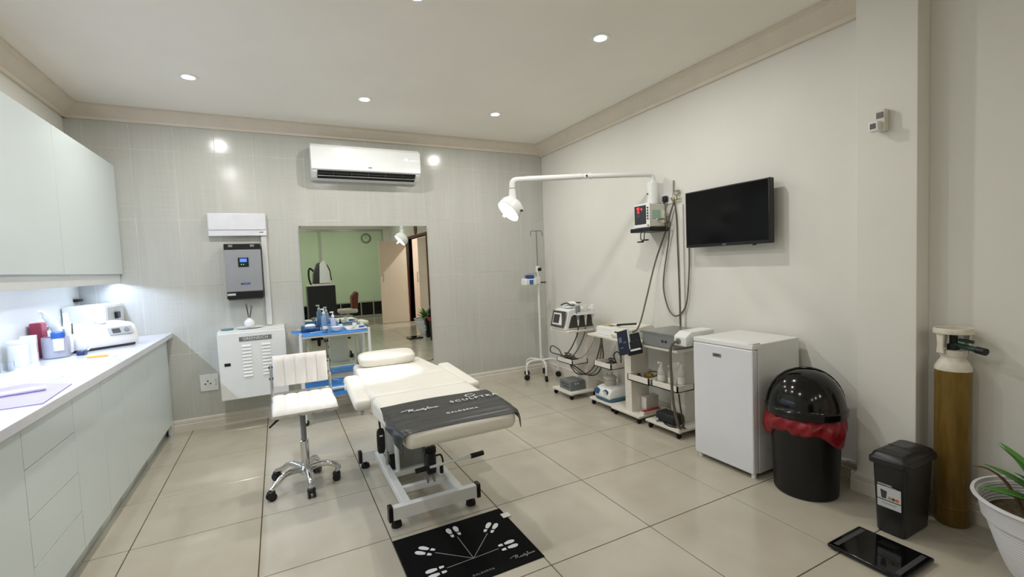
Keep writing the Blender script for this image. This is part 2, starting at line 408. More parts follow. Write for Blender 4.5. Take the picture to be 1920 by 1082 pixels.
# ================================================================== LEFT CABINETS
XC = -.9           # face of the base doors
units = [(1.40, 1.888, 'd', 'nearest white base cabinet, cut by the left edge of the picture'), (1.888, 2.375, 'd', 'white handleless base cabinet with one door, left of the drawer stack'),
         (2.375, 2.862, 'w', 'white handleless base cabinet with four stacked drawers'), (2.862, 3.25, 'd', 'narrow white base cabinet with one door, just beyond the drawer stack'),
         (3.25, 3.61, 'd', 'narrow white base cabinet, second beyond the drawer stack'), (3.61, 4.25, 'd', 'white base cabinet below the ultrasonic cleaner'),
         (4.25, 4.9, 'd', 'white base cabinet at the far end against the tiled wall')]
for y0, y1, k, lb in units:
    t = thing('drawer_cabinet' if k == 'w' else 'base_cabinet', lb, 'cabinet', ((XL+XC)/2, (y0+y1)/2, 0), 0, 'white base cabinets along the left wall')
    obj('body', MB().box(XL+.002, XC-.02, y0+.001, y1-.001, .1, .858), CARC, t)
    obj('plinth', MB().box(XL+.05, -.945, y0, y1, 0, .1), WHITE, t)
    if k == 'd': obj('door', MB().box(XC-.019, XC, y0+.0015, y1-.0015, .108, .853, .0015, 2), WHITE, t)
    else:
        for a, b in ((.108, .292), (.292, .482), (.482, .678), (.678, .853)):
            obj('drawer_front', MB().box(XC-.019, XC, y0+.0015, y1-.0015, a+.0015, b-.0015, .0015, 2), WHITE, t)
t = thing('end_panel', 'white filler panel between the last base cabinet and the tiled wall', 'panel', (XC-.02, 4.945, 0))
obj('board', MB().box(XC-.03, XC-.004, 4.901, YB-.026, .002, .858, .001), WHITE, t)
single('worktop', MB().box(XL+.001, -.857, 1.38, YB-.006, .86, .9, .003), COUNT, 'long white stone worktop over the base cabinets along the left wall', 'worktop')
XU = -1.165
for i, (y0, y1, lb, n) in enumerate([(1.4, 2.55, 'white wall cabinet nearest the camera, out at the left edge', 2), (2.55, 3.78, 'white wall cabinet above the lilac mat on the worktop', 1), (3.78, 4.99, 'white wall cabinet above the ultrasonic cleaner, ending at the tiled wall', 1)]):
    t = thing('wall_cabinet', lb, 'cabinet', ((XL+XU)/2, (y0+y1)/2, 1.357), 0, 'white wall cabinets')
    obj('body', MB().box(XL+.001, XU-.02, y0+.001, y1-.001, 1.385, 2.33), CARC, t)
    obj('pelmet', MB().box(XU-.035, XU-.02, y0+.001, y1-.001, 1.357, 1.385), CARC, t)
    for k in range(n):
        a = y0+(y1-y0)*k/n; b = y0+(y1-y0)*(k+1)/n
        obj('door', MB().box(XU-.019, XU, a+.0015, b-.0015, 1.437, 2.35, .0015, 2), WHITE, t)
# under-cabinet LED strip: real line lamp
t = thing('led_strip', 'long cool white LED strip light under the wall cabinets', 'light', (-1.235, 3.2, 1.36))
obj('channel', MB().box(-1.25, -1.222, 1.45, 4.96, 1.374, 1.384), mat('aluminium', (190, 192, 195), .4, metal=.6), t)
obj('diffuser', MB().box(-1.245, -1.227, 1.46, 4.95, 1.3705, 1.374), mat('led_glow', (235, 240, 255), .5, var=0, emit=(215, 225, 255), estr=14), t)
ld = bpy.data.lights.new('lamp', 'AREA'); ld.shape = 'RECTANGLE'; ld.size = .014; ld.size_y = 3.48; ld.energy = LED_W; ld.color = (.60, .74, 1.0)
l = bpy.data.objects.new('lamp', ld); COL.objects.link(l); l.parent = t; l.location = Vector((-1.232, 3.2, 1.366))-t.location; l.rotation_euler = (0, math.radians(-27), 0)   # tilt added to throw more light on floor than worktop; channel stays flat

# ---- things on the worktop
Z0 = .9
t = thing('ultrasonic_cleaner', 'white domed ultrasonic cleaner with grey control panel on the worktop', 'cleaner', (-1.185, 4.35, Z0), math.radians(-50))
CL = [(-.125, 0), (.125, 0), (.14, .02), (.135, .075), (.1, .135), (.04, .16), (-.06, .165), (-.12, .14), (-.14, .09), (-.14, .02)]
def yring(poly, y, s, ox=0): return [(ox+u*s, y, v*(.6+.4*s)+.018) for u, v in poly]
obj('body', MB().loft([yring(CL, -.2, .82), yring(CL, -.18, .95), yring(CL, -.1, 1), yring(CL, .08, 1), yring(CL, .16, .95), yring(CL, .19, .82)]), WPL, t, local=True, ang=50)
obj('base', MB().box(-.12, .12, -.18, .17, 0, .022, .01, 3), DGR, t, local=True)
obj('lid', MB().loft([[(u*s, y, v+.018+.004) for u, v in [(-.118, .135), (-.06, .165), (.04, .162), (.085, .14), (.04, .15), (-.06, .152)]] for y, s in ((-.15, .9), (-.12, 1), (.1, 1), (.13, .9))]), mat('lid_white', (240, 241, 243), .2, var=.01), t, local=True)
pf = frame((.123, .075, .118), (0, 1, 0), (-.6, 0, 1))
obj('control_panel', MB().box(-.075, .075, -.032, .032, 0, .006, .012, 3, mtx=pf), mat('panel_grey', (166, 170, 172), .4), t, local=True)
obj('display', MB().box(-.055, -.005, -.018, .018, .006, .009, .002, 2, mtx=pf), DGR, t, local=True)
obj('knob', MB().cyl(pf @ Vector((.035, 0, .006)), pf @ Vector((.035, 0, .013)), .016), MGR, t, local=True)
obj('lid_handle', MB().lathe([(0, .012), (.03, .012), (.036, .004), (.036, 0)], mtx=Matrix.Translation((.03, 0, .178)) @ Matrix.Rotation(.35, 4, 'Y')), MGR, t, local=True)
t = thing('steriliser_box', 'white box-shaped sterilising appliance with a black knob behind the ultrasonic cleaner', 'appliance', (-1.32, 4.785, Z0), math.radians(-3))
obj('housing', MB().box(-.13, .13, -.19, .19, .008, .30, .012, 3), WPL, t, local=True)
obj('front_plate', MB().box(.13, .136, -.17, .17, .04, .28, .003, 2), mat('pale_grey_plate', (205, 208, 212), .4), t, local=True)
obj('knob', MB().box(.136, .158, -.035, .035, .18, .235, .006, 2), BPL, t, local=True)
obj('foot', MB().cyl((-.1, -.16, 0), (-.1, -.16, .01), .014).cyl((.1, -.16, 0), (.1, -.16, .01), .014).cyl((-.1, .16, 0), (-.1, .16, .01), .014).cyl((.1, .16, 0), (.1, .16, .01), .014), BRUB, t, local=True)
single('wall_clip', MB().box(XL, XL+.035, 4.86, 4.96, 1.225, 1.25, .006, 2).box(XL+.03, XL+.042, 4.88, 4.94, 1.229, 1.246, .003), BPL, 'small black clip on the wall above the sterilising box', 'clip')
t = thing('charging_cup', 'pale grey cup-shaped stand holding a white handpiece on the worktop', 'stand', (-1.315, 4.02, Z0))
obj('cup', MB().lathe([(.058, 0), (.066, .004), (.068, .1), (.066, .135), (.06, .135), (.058, .02), (.0, .02)], sx=1.0, sy=1.05, n=36), mat('pale_grey_plastic', (176, 178, 192), .35), t, local=True)
obj('dock', MB().box(-.04, .05, .05, .115, 0, .14, .015, 3), mat('pale_grey_plastic', (176, 178, 192), .35), t, local=True)
t = thing('handpiece', 'white curved handpiece standing in the pale grey cup', 'handpiece', (-1.305, 4.03, Z0+.03))
obj('body', MB().tube([(.0, .02, .0), (.0, .02, .1), (-.01, .0, .17), (-.025, -.05, .235), (-.03, -.1, .27)], [.026, .028, .027, .021, .014], 14, smooth=4), WPL, t, local=True)
obj('nozzle', MB().tube([(-.03, -.095, .268), (-.033, -.135, .285)], [.013, .009], 12), WPL2, t, local=True)
obj('trigger', MB().box(.018, .03, .012, .03, .09, .15, .004, 2), MGR, t, local=True)
t = thing('white_wand', 'slim white wand leaning beside the curved handpiece', 'wand', (-1.262, 4.06, Z0+.021))
obj('shaft', MB().tube([(0, 0, .0), (.0, .005, .14), (.0, -.02, .26)], [.02, .022, .014], 12, smooth=3), WPL, t, local=True)
obj('stripe', MB().box(.018, .024, -.006, .012, .12, .19, .003, 2), DGR, t, local=True)
t = thing('pot_with_lid', 'small pot with a blue octagonal lid in the pale grey cup', 'pot', (-1.285, 3.965, Z0+.05))
obj('pot', MB().lathe([(.0, 0), (.026, 0), (.028, .08), (0, .08)], n=24), WPL, t, local=True)
obj('lid', MB().lathe([(0, .081), (.034, .081), (.034, .115), (.028, .121), (0, .121)], n=8), mat('blue_lid', (48, 96, 178), .35), t, local=True)
t = thing('carton', 'small white carton beside the pale grey cup', 'box', (-1.40, 3.9, Z0), math.radians(14))
obj('carton_body', MB().box(-.035, .035, -.04, .04, 0, .165, .002), WPL, t, local=True)
obj('print', MB().box(.0352, .0356, -.02, .02, .06, .12), mat('grey_print', (168, 172, 180), .6), t, local=True)
t = thing('white_canister', 'white cylindrical canister at the left end of the worktop things', 'canister', (-1.40, 3.76, Z0))
obj('can', MB().lathe([(.0, 0), (.042, 0), (.044, .004), (.044, .13), (.04, .135), (0, .135)], n=32), WPL, t, local=True)
obj('lid', MB().lathe([(.0, .135), (.045, .135), (.045, .15), (.04, .155), (0, .155)], n=32), WPL, t, local=True)
t = thing('red_bottle', 'red square bottle with a dark spout behind the white carton', 'bottle', (-1.42, 4.1, Z0))
obj('bottle', MB().box(-.03, .03, -.045, .045, 0, .23, .008, 3), mat('red_plastic', (158, 52, 74), .3), t, local=True)
obj('spout', MB().box(-.01, .01, .045, .13, .165, .19, .005, 2), mat('plum', (92, 66, 92), .4), t, local=True)
t = thing('power_adapter', 'dark blue plug adapter with a white lead on the worktop', 'adapter', (-1.19, 4.02, Z0))
obj('plug', MB().box(-.022, .022, -.035, .035, 0, .032, .009, 3), mat('navy_plastic', (48, 54, 98), .3), t, local=True)
obj('lead', MB().tube([(.0, .03, .018), (.025, .045, .03), (.03, .05, .07), (.0, .045, .1), (-.04, .02, .11), (-.045, .01, .06)], .004, 8, smooth=6), WPL, t, local=True)
t = thing('syringe', 'orange capped syringe lying on a white pad on the worktop', 'syringe', (-1.04, 3.77, Z0+.004), math.radians(3))
obj('barrel', MB().cyl((-.055, 0, .009), (.05, 0, .009), .008), mat('orange_plastic', (240, 176, 84), .35), t, local=True)
obj('cap', MB().cyl((.05, 0, .009), (.085, 0, .009), .005), WPL, t, local=True)
single('gauze_pad', MB().box(-1.115, -.955, 3.72, 3.80, Z0, Z0+.004, .001), mat('gauze', (242, 240, 240), .8), 'white gauze pad under the orange syringe', 'pad')
mm_ = mat('lilac_mat', (156, 142, 186), .5)
single('silicone_mat', MB().prism([(-1.12, 3.06), (-.905, 2.9), (-.875, 2.5), (-1.24, 2.46), (-1.3, 2.9)], 'z', Z0, Z0+.004), mm_, 'lilac silicone mat on the near end of the worktop', 'mat')
t = thing('sachet_pen', 'small white dosing pen lying on the lilac mat', 'pen', (-1.02, 2.78, Z0+.0045), math.radians(20))
obj('barrel', MB().cyl((-.08, 0, .011), (.06, 0, .011), .0105), WPL, t, local=True)
obj('tip', MB().cyl((-.11, 0, .011), (-.08, 0, .011), .006, .0105), DGR, t, local=True)
single('paper_strip', MB().box(-1.2, -1.02, 3.11, 3.18, Z0, Z0+.002), mat('grey_paper', (206, 206, 220), .6), 'thin grey paper strip lying behind the lilac mat', 'paper')
single('paper_sheet', MB().prism([(-1.33, 3.3), (-1.08, 3.36), (-1.1, 3.68), (-1.36, 3.62)], 'z', Z0, Z0+.0015), mat('white_paper', (244, 244, 246), .6), 'white paper sheet lying flat on the middle of the worktop', 'paper')
t = thing('glass_jar', 'small clear glass jar at the left edge of the worktop', 'jar', (-1.39, 3.6, Z0))
obj('jar', MB().lathe([(.0, 0), (.028, 0), (.03, .004), (.03, .05), (.027, .05), (.026, .006), (0, .006)], n=28), glass('clear_glass', (240, 245, 250)), t, local=True)
# ---- back wall, from left to right
t = thing('distribution_board', 'white rectangular distribution board cover at the top of the tiled wall above the inverter', 'fuse box', (-.297, YB-.03, 1.75))
obj('cover', MB().box(-.53, -.063, YB-.05, YB-.006, 1.75, 1.958, .004), mat('lilac_white', (224, 225, 232), .35), t)
obj('flap', MB().box(-.524, -.069, YB-.058, YB-.05, 1.806, 1.952, .003), mat('lilac_white', (224, 225, 232), .35), t)
obj('maker_mark', MB().box(-.125, -.09, YB-.0505, YB-.05, 1.778, 1.785), DGR, t)
t = thing('inverter', 'grey wall inverter with black ends and a blue lit display', 'inverter', (-.27, YB-.06, 1.17))
obj('casing', MB().box(-.412, -.125, 4.87, YB-.005, 1.235, 1.62, .006, 2), mat('inverter_grey', (150, 153, 158), .42, var=.05), t)
obj('top_band', MB().box(-.414, -.123, 4.868, YB-.006, 1.62, 1.672, .004), BPL, t)
obj('bottom_band', MB().box(-.414, -.123, 4.866, YB-.006, 1.172, 1.235, .004), BPL, t)
obj('vent_lip', MB().box(-.405, -.132, 4.87, 4.99, 1.16, 1.173, .002), DGR, t)
for x in (-.362, -.19): obj('bracket_clip', MB().box(x-.017, x+.017, 4.862, 4.868, 1.642, 1.664, .004, 2), MGR, t)
obj('screen_bezel', MB().box(-.31, -.225, 4.865, 4.871, 1.46, 1.545, .003), BPL, t)
obj('screen', MB().box(-.295, -.24, 4.8635, 4.866, 1.505, 1.535), mat('blue_screen', (80, 120, 255), .3, var=0, emit=(70, 105, 255), estr=2.2), t)
for x in (-.284, -.266): obj('button', MB().cyl((x, 4.862, 1.483), (x, 4.866, 1.483), .005), mat('green_led', (90, 200, 90), .3, emit=(90, 230, 90), estr=1), t)
obj('lettering', text_mb('MECER', .026, frame((-.262, 4.869, 1.305), (1, 0, 0), (0, 0, 1)), shear=.25, bold=.0004), mat('logo_blue', (52, 70, 160), .4), t, label='blue maker lettering')
obj('sticker', MB().box(-.41, -.345, 4.8645, 4.866, 1.203, 1.222), mat('sticker', (205, 205, 200), .6), t)
single('cable_trunking', MB().box(-.115, -.068, YB-.035, YB-.005, .9, 1.7485, .003), mat('trunk_white', (214, 216, 215), .4), 'white plastic cable trunking running down beside the inverter', 'trunking')
t = thing('battery_cabinet', 'white louvred battery cabinet with a GREENRICH plate hung low on the tiled wall', 'cabinet', (-.24, 4.86, .28))
obj('body', MB().box(-.5, .03, 4.75, YB-.006, .285, .895, .004), WMET, t)
obj('door', MB().box(-.503, .033, 4.735, 4.75, .282, .872, .004), WMET, t)
obj('latch', MB().box(-.462, -.415, 4.73, 4.736, .585, .612, .003), BPL, t)
for col in (-.285, -.13):
    for i in range(10):
        z = .755-i*.03
        obj('louvre', MB().prism([(4.7355, z-.009), (4.725, z-.009), (4.7355, z+.009)], 'x', col-.035, col+.035), WMET, t)
obj('name_plate', MB().box(-.338, -.08, 4.731, 4.7355, .795, .835, .002), mat('plate_metal', (128, 128, 130), .35, metal=.5), t)
obj('lettering', text_mb('GREENRICH', .036, frame((-.209, 4.731, .815), (1, 0, 0), (0, 0, 1)), space=1.05), INK_W, t, label='white GREENRICH lettering')
t = thing('reed_diffuser', 'round white reed diffuser with dark sticks on the battery cabinet', 'diffuser', (-.255, 4.87, .909))
obj('vase', MB().lathe([(0, 0), (.03, 0), (.043, .022), (.042, .045), (.026, .066), (.014, .072), (.014, .082), (.01, .082), (.01, .06), (0, .06)], n=28), WPL, t, local=True)
for i, (dx, dy) in enumerate(((-.02, .01), (-.012, .0), (.022, .012), (.032, -.004))): obj('reed', MB().cyl((dx*.1, 0, .06), (dx, dy, .215-.01*i), .0022, n=6), BPL, t, local=True)
single('saucer', MB().lathe([(0, 0), (.07, 0), (.105, .008), (.106, .012), (.07, .006), (0, .005)], c=(-.255, 4.87, .896), n=36), WPL, 'white saucer under the reed diffuser', 'saucer')
single('soap_dish', MB().lathe([(0, 0), (.045, 0), (.055, .014), (.05, .016), (.0, .008)], c=(-.43, 4.83, .896), n=28, sy=.7), mat('teal_dish', (110, 140, 150), .3), 'small teal oval dish on the left of the battery cabinet', 'dish')
t = thing('wall_socket', 'white double wall socket low on the tiles left of the battery cabinet', 'socket', (-.61, YB-.01, .34))
obj('plate', MB().box(-.685, -.545, YB-.014, YB-.003, .34, .49, .003), WPL, t)
for x, z in ((-.625, .43), (-.645, .405), (-.605, .405)): obj('pin_hole', MB().cyl((x, YB-.0155, z), (x, YB-.0135, z), .007, n=10), DGR, t)
for z in (.44, .40): obj('switch', MB().box(-.575, -.555, YB-.019, YB-.014, z-.013, z+.013, .002), WPL2, t)
# air conditioner
t = thing('air_conditioner', 'white split air conditioner high on the tiled wall above the mirror', 'air conditioner', (.88, 4.9, 2.3))
PR = [(YB-.006, 2.62), (4.83, 2.62), (4.80, 2.605), (4.785, 2.54), (4.785, 2.38), (4.80, 2.35), (4.86, 2.30), (YB-.006, 2.29)]
obj('body', MB().prism(PR, 'x', .355, 1.41, .006), WPL, t)
obj('front_panel', MB().prism([(4.802, 2.597), (4.782, 2.585), (4.777, 2.5), (4.777, 2.375), (4.785, 2.367), (4.792, 2.38), (4.792, 2.58)], 'x', .352, 1.413, .002), mat('ac_gloss', (240, 243, 243), .12, var=.01), t)
obj('outlet', MB().prism([(4.792, 2.362), (4.80, 2.345), (4.862, 2.296), (4.87, 2.306), (4.81, 2.364)], 'x', .405, 1.36), BPL, t)
for z, y in ((2.337, 4.793), (2.318, 4.822)): obj('flap', MB().box(.41, 1.355, y, y+.012, z-.003, z+.002), DGR if z > 2.33 else WPL, t)
for x in (.55, .72, .88, 1.05, 1.22): obj('vane', MB().box(x-.003, x+.003, 4.79, 4.82, 2.325, 2.35), DGR, t)
obj('display', text_mb('25', .03, frame((1.265, 4.776, 2.505), (1, 0, 0), (0, 0, 1)), bold=.0005), mat('cool_led', (200, 210, 255), .3, var=0, emit=(190, 200, 255), estr=3), t, label='lit white temperature digits')
obj('badge', MB().box(.88, .915, 4.775, 4.7775, 2.40, 2.408), DGR, t)
# mirror
t = thing('wall_mirror', 'large rectangular frameless mirror with rounded corners on the tiled wall', 'mirror', (.86, YB-.01, .345))
obj('backing', MB().box(.219, 1.506, YB-.0105, YB-.004, .342, 1.843), DGR, t)
obj('glass', MB().prism([(.2165+a, b) for a, b in [(.02, .345-.0), (1.27, .345), (1.29, .365), (1.29, 1.822), (1.27, 1.842), (.02, 1.842), (0, 1.822), (0, .365)]], 'y', YB-.016, YB-.0105), MIRR, t)

# ================================================================== INSTRUMENT TABLE WITH BLUE DRAPES
TX0, TX1, TY0, TY1, TZ = .15, .745, 4.5, 4.88, .82
t = thing('instrument_table', 'white tubular instrument table with two shelves in front of the mirror', 'table', ((TX0+TX1)/2, (TY0+TY1)/2, 0))
for x in (TX0, TX1):
    for y in (TY0, TY1): obj('leg', MB().cyl((x, y, .03), (x, y, TZ+.02), .0135), WMET, t)
obj('top', MB().box(TX0, TX1, TY0, TY1, TZ-.03, TZ-.004, .004), WMET, t)
obj('lower_shelf', MB().box(TX0, TX1, TY0, TY1, .29, .306, .004), WMET, t)
obj('brace', MB().cyl((TX0, TY0-.012, .312), (TX1, TY0-.012, .312), .008), WMET, t)
for x in (TX0, TX1):
    for y in (TY0, TY1): obj('caster', MB().cyl((x, y-.01, .028), (x, y+.01, .028), .028), BRUB, t)
def drape(u, v):
    x = TX0-.03+u*(TX1-TX0+.04); y = TY0-.012+v*(TY1-TY0+.0)
    z = TZ+.003+.002*math.sin(9*u+4*v)+.002*math.sin(23*v-11*u)
    if u < .1: k = (.1-u)/.1; x -= .035*k; z += .022*k*math.sin(PI*min(1, v*1.4+.3))**2+.012*k
    if v < .04 and .06 < u < .97: z -= .012*(1-v/.04)
    return (x, y, z)
single('blue_drape', MB().sheet(drape, 44, 26, .0012), BLUE, 'blue paper drape over the top of the instrument table', 'drape', ang=60)
def drape2(u, v):
    x = TX0+.02+u*(TX1-TX0-.04); y = TY0+.006+v*(TY1-TY0-.03) - (.012 if v < .03 else 0)
    z = .309+.004*math.sin(7*u+3)+.003*math.sin(31*v+5*u)+.004
    if v < .06: z -= .11*(1-v/.06)*(.85+.15*math.sin(9*u)); y += .0*(1-v/.06)
    return (x, y, z)
single('blue_drape', MB().sheet(drape2, 40, 26, .0012), BLUE, 'blue paper drape over the lower shelf of the instrument table', 'drape', ang=60)
for i, (x, y, a, lb) in enumerate(((.52, 4.62, 20, 'short white stick lying on the lower blue drape, nearer'), (.45, 4.76, -35, 'short white stick lying on the lower blue drape, farther'))):
    single('plastic_stick', MB().box(-.03, .03, -.003, .003, 0, .004, .001, 1, mtx=Matrix.Translation((x, y, .3235)) @ Matrix.Rotation(math.radians(a), 4, 'Z')), WPL, lb, 'stick')
ZT = TZ+.0075
def bottle(loc, h, r, m, cm, lb, pump=True, name='pump_bottle'):
    t = thing(name, lb, 'bottle', loc)
    obj('body', MB().lathe([(0, 0), (r*.95, 0), (r, .006), (r, h*.82), (r*.85, h*.9), (r*.45, h*.95), (r*.45, h), (0, h)], n=28), m, t, local=True)
    if pump:
        obj('pump', MB().lathe([(0, h), (r*.55, h), (r*.55, h+.018), (r*.2, h+.024), (r*.2, h+.04), (0, h+.04)], n=20).box(-r*1.1, r*.35, -r*.28, r*.28, h+.04, h+.053, .004, 2), cm, t, local=True)
    else: obj('dropper', MB().lathe([(0, h), (r*.6, h), (r*.55, h+.02), (r*.3, h+.024), (r*.36, h+.04), (0, h+.05)], n=20), cm, t, local=True)
    return t
BB = mat('blue_bottle', (128, 160, 196), .15, coat=.3, var=.05); BB2 = mat('pale_blue_bottle', (176, 192, 226), .2, coat=.3, var=.05)
bottle((.37, 4.7, ZT), .155, .024, BB, WPL, 'tall slate blue pump bottle on the blue drape')
bottle((.445, 4.64, ZT), .125, .024, BB2, WPL, 'shorter pale blue pump bottle on the blue drape')
bottle((.515, 4.7, ZT), .05, .02, WPL, BPL, 'small white dropper bottle with a black bulb on the blue drape', False, 'dropper_bottle')
t = thing('cream_jar', 'small white jar with a lid at the front of the blue drape', 'jar', (.365, 4.56, ZT))
obj('jar', MB().lathe([(0, 0), (.019, 0), (.02, .03), (0, .03)], n=24), glass('jar_glass', (225, 232, 240), .15), t, local=True)
obj('lid', MB().lathe([(0, .03), (.023, .03), (.023, .052), (0, .052)], n=24), WPL, t, local=True)
t = thing('cream_jar', 'small white jar with a lid standing in the white tray', 'jar', (.64, 4.66, ZT+.006))
obj('jar', MB().lathe([(0, 0), (.017, 0), (.018, .022), (0, .022)], n=24), WPL2, t, local=True)
obj('lid', MB().lathe([(0, .022), (.021, .022), (.021, .046), (0, .046)], n=24), WPL, t, local=True)
single('mixing_bowl', MB().lathe([(0, 0), (.032, 0), (.048, .02), (.055, .042), (.052, .042), (.045, .02), (.03, .004), (0, .004)], c=(.47, 4.56, ZT), n=36), mat('bowl_white', (226, 232, 242), .25), 'small white mixing bowl on the front of the blue drape', 'bowl')
TRA = mat('tray_white', (238, 238, 236), .3)
single('instrument_tray', MB().box(.555, .73, 4.54, 4.76, ZT, ZT+.004, .001).box(.55, .556, 4.535, 4.765, ZT+.001, ZT+.014).box(.729, .735, 4.535, 4.765, ZT+.001, ZT+.014).box(.55, .735, 4.53, 4.536, ZT+.001, ZT+.014).box(.55, .735, 4.764, 4.77, ZT+.001, ZT+.014), TRA, 'shallow white instrument tray on the right of the blue drape', 'tray')
t = thing('tourniquet', 'rolled blue strap lying in the white tray', 'strap', (.695, 4.63, ZT+.0045))
obj('roll', MB().lathe([(.008, 0), (.022, 0), (.022, .014), (.008, .014)], n=20), mat('strap_blue', (30, 72, 160), .5), t, local=True)
obj('tail', MB().box(.0, .05, .018, .022, 0, .012, .001), mat('strap_blue', (30, 72, 160), .5), t, local=True)
for x, y, a, lb in ((.6, 4.6, 30, 'small steel needle hub in the white tray'),): single('needle_hub', MB().cyl((x, y, ZT+.008), (x+.03, y+.012, ZT+.008), .004, n=10), STEEL, lb, 'needle')
single('applicator', MB().box(-.055, .055, -.004, .004, 0, .004, .001, 1, mtx=Matrix.Translation((.29, 4.58, ZT+.003)) @ Matrix.Rotation(.12, 4, 'Z')), WPL, 'white flat applicator stick at the left of the blue drape', 'stick')
single('clear_tray', MB().box(.17, .33, 4.7, 4.83, ZT+.002, ZT+.006).box(.17, .174, 4.7, 4.83, ZT+.006, ZT+.05).box(.326, .33, 4.7, 4.83, ZT+.006, ZT+.05).box(.17, .33, 4.7, 4.704, ZT+.006, ZT+.05).box(.17, .33, 4.826, 4.83, ZT+.006, ZT+.05), glass('blue_tint', (150, 190, 235), .08), 'clear blue open box at the back left of the instrument table', 'box')
t = thing('cotton_pack', 'white cotton wool pack lying in the clear blue box', 'cotton', (.25, 4.765, ZT+.0065))
obj('wad', MB().sup((0, 0, .03), (.1, .07, .06), .7, .7), mat('cotton', (244, 244, 242), .9), t, local=True)

# ================================================================== STOOL CHAIR
CX, CY = .07, 3.24
t = thing('office_chair', 'white ribbed leatherette office chair on a chrome five-star base', 'chair', (CX, CY, 0))
sx0, sx1 = -.075, .285
n = 5; wch = (sx1-sx0)/n
def seatring(x, s, zo=0):
    prof = [(3.02, .525), (3.0, .55), (3.012, .575), (3.06, .588), (3.2, .583), (3.38, .585), (3.425, .575), (3.435, .55), (3.41, .525)]
    cy, cz = 3.22, .553
    return [(x, cy+(a-cy)*(.985+.015*s), cz+(b-cz)*s) for a, b in prof]
rings = []
for i in range(n):
    for f, s in ((.0, .72), (.08, .9), (.25, 1), (.5, 1.04), (.75, 1), (.92, .9)): rings.append(seatring(sx0+wch*(i+f), s))
rings.append(seatring(sx1, .72))
obj('seat', MB().loft(rings), LEATHW, t, ang=60)
def backring(x, s):
    prof = [(.0, -.018), (.03, -.026), (.095, -.028), (.16, -.026), (.19, -.018), (.2, .0), (.19, .016), (.095, .02), (.01, .016), (-.005, 0)]
    out = []
    for h, d in prof:
        out.append((x, 3.455+d*s+h*.16, .63+h))
    return out
rings = []
for i in range(n):
    for f, s in ((.0, .6), (.08, .86), (.25, 1), (.5, 1.06), (.75, 1), (.92, .86)): rings.append(backring(-.065+.338*(i+f)/n, s))
rings.append(backring(.273, .6))
obj('backrest', MB().loft(rings), LEATHW, t, ang=60)
for x in (-.078, .288):
    obj('side_frame', MB().tube([(x, 3.06, .528), (x, 3.3, .53), (x, 3.43, .535), (x, 3.462, .58), (x, 3.475, .66), (x, 3.49, .77)], .009, 10, smooth=4), CHROME, t)
    for z, y in ((.68, 3.478), (.755, 3.488)): obj('bolt', MB().cyl((x-.014, y, z), (x+.014, y, z), .008, n=12), DGR, t)
obj('cross_bar', MB().cyl((-.078, 3.46, .575), (.288, 3.46, .575), .008), CHROME, t)
obj('tilt_plate', MB().box(CX-.07, CX+.1, 3.14, 3.34, .495, .525, .006), DGR, t)
obj('gas_lift', MB().cyl((CX+.02, CY, .3), (CX+.02, CY, .5), .017), MGR, t)
obj('lift_sleeve', MB().lathe([(0, .09), (.027, .09), (.027, .3), (.022, .305), (0, .305)], c=(CX+.02, CY, 0), n=28), CHROME, t)
obj('hub', MB().lathe([(0, .08), (.04, .085), (.045, .12), (.03, .14), (0, .14)], c=(CX+.02, CY, 0), n=24), CHROME, t)
obj('lever', MB().tube([(CX-.02, 3.2, .51), (CX-.12, 3.15, .5)], .006).tube([(CX-.1, 3.16, .503), (CX-.17, 3.12, .455)], [.009, .012, .006], 8), BPL, t)
for px, py in ((-.115, 3.135), (.106, 3.045), (.27, 3.215), (.165, 3.41), (-.085, 3.435)):
    c = Vector((CX+.02, CY, 0)); d = (Vector((px, py, 0))-c); d.normalize(); e = Vector((px, py, 0))
    obj('base_leg', MB().tube([c+d*.02+Vector((0, 0, .115)), c+d*.09+Vector((0, 0, .128)), c+d*.15+Vector((0, 0, .12)), c+d*.195+Vector((0, 0, .09)), e+Vector((0, 0, .062))], [.022, .02, .018, .017, .015], 12, smooth=4), CHROME, t)
    s = Vector((-d.y, d.x, 0))
    ca = obj('caster', MB().cyl(e+s*.007+Vector((0, 0, .025)), e+s*.022+Vector((0, 0, .025)), .025).cyl(e-s*.022+Vector((0, 0, .025)), e-s*.007+Vector((0, 0, .025)), .025), BPL, t)
    obj('caster_hood', MB().sup(e+Vector((0, 0, .045)), (.05, .05, .036), .7, .9, 16, 8), BPL, ca)

# ================================================================== TREATMENT BED
BX = .735
t = thing('treatment_bed', 'white electric treatment bed on a low steel lift base', 'treatment bed', (.7, 2.86, 0))
fx0, fx1 = .455, .955
obj('base_frame', MB().box(fx0, fx1, 2.405, 2.445, .055, .125, .003).box(fx0-.02, fx1-.02, 3.265, 3.305, .055, .125, .003)
    .box(.53, .575, 2.445, 3.265, .07, .115, .003).box(.835, .88, 2.445, 3.265, .07, .115, .003).box(.575, .835, 2.635, 2.67, .075, .11, .003).box(.575, .835, 2.87, 2.9, .075, .11, .003).box(.575, .835, 3.08, 3.11, .075, .11, .003), WMET, t)
for x, y in ((fx0, 2.425), (fx1, 2.425), (fx0-.02, 3.285), (fx1-.02, 3.285)):
    s = -1 if x < .7 else 1
    obj('end_cap', MB().box(x-.012 if s < 0 else x-.012, x+.012, y-.024, y+.024, .05, .132, .004, 2), BPL, t)
    obj('foot', MB().lathe([(0, 0), (.027, 0), (.029, .006), (.026, .026), (.012, .03), (.012, .056), (0, .056)], c=(x-s*.035, y+.025, 0), n=24), BRUB, t)
obj('upright_plate', MB().prism([(2.86, .1), (2.93, .1), (2.95, .34), (3.0, .5), (2.9, .5), (2.86, .3)], 'x', .60, .612), WMET, t)
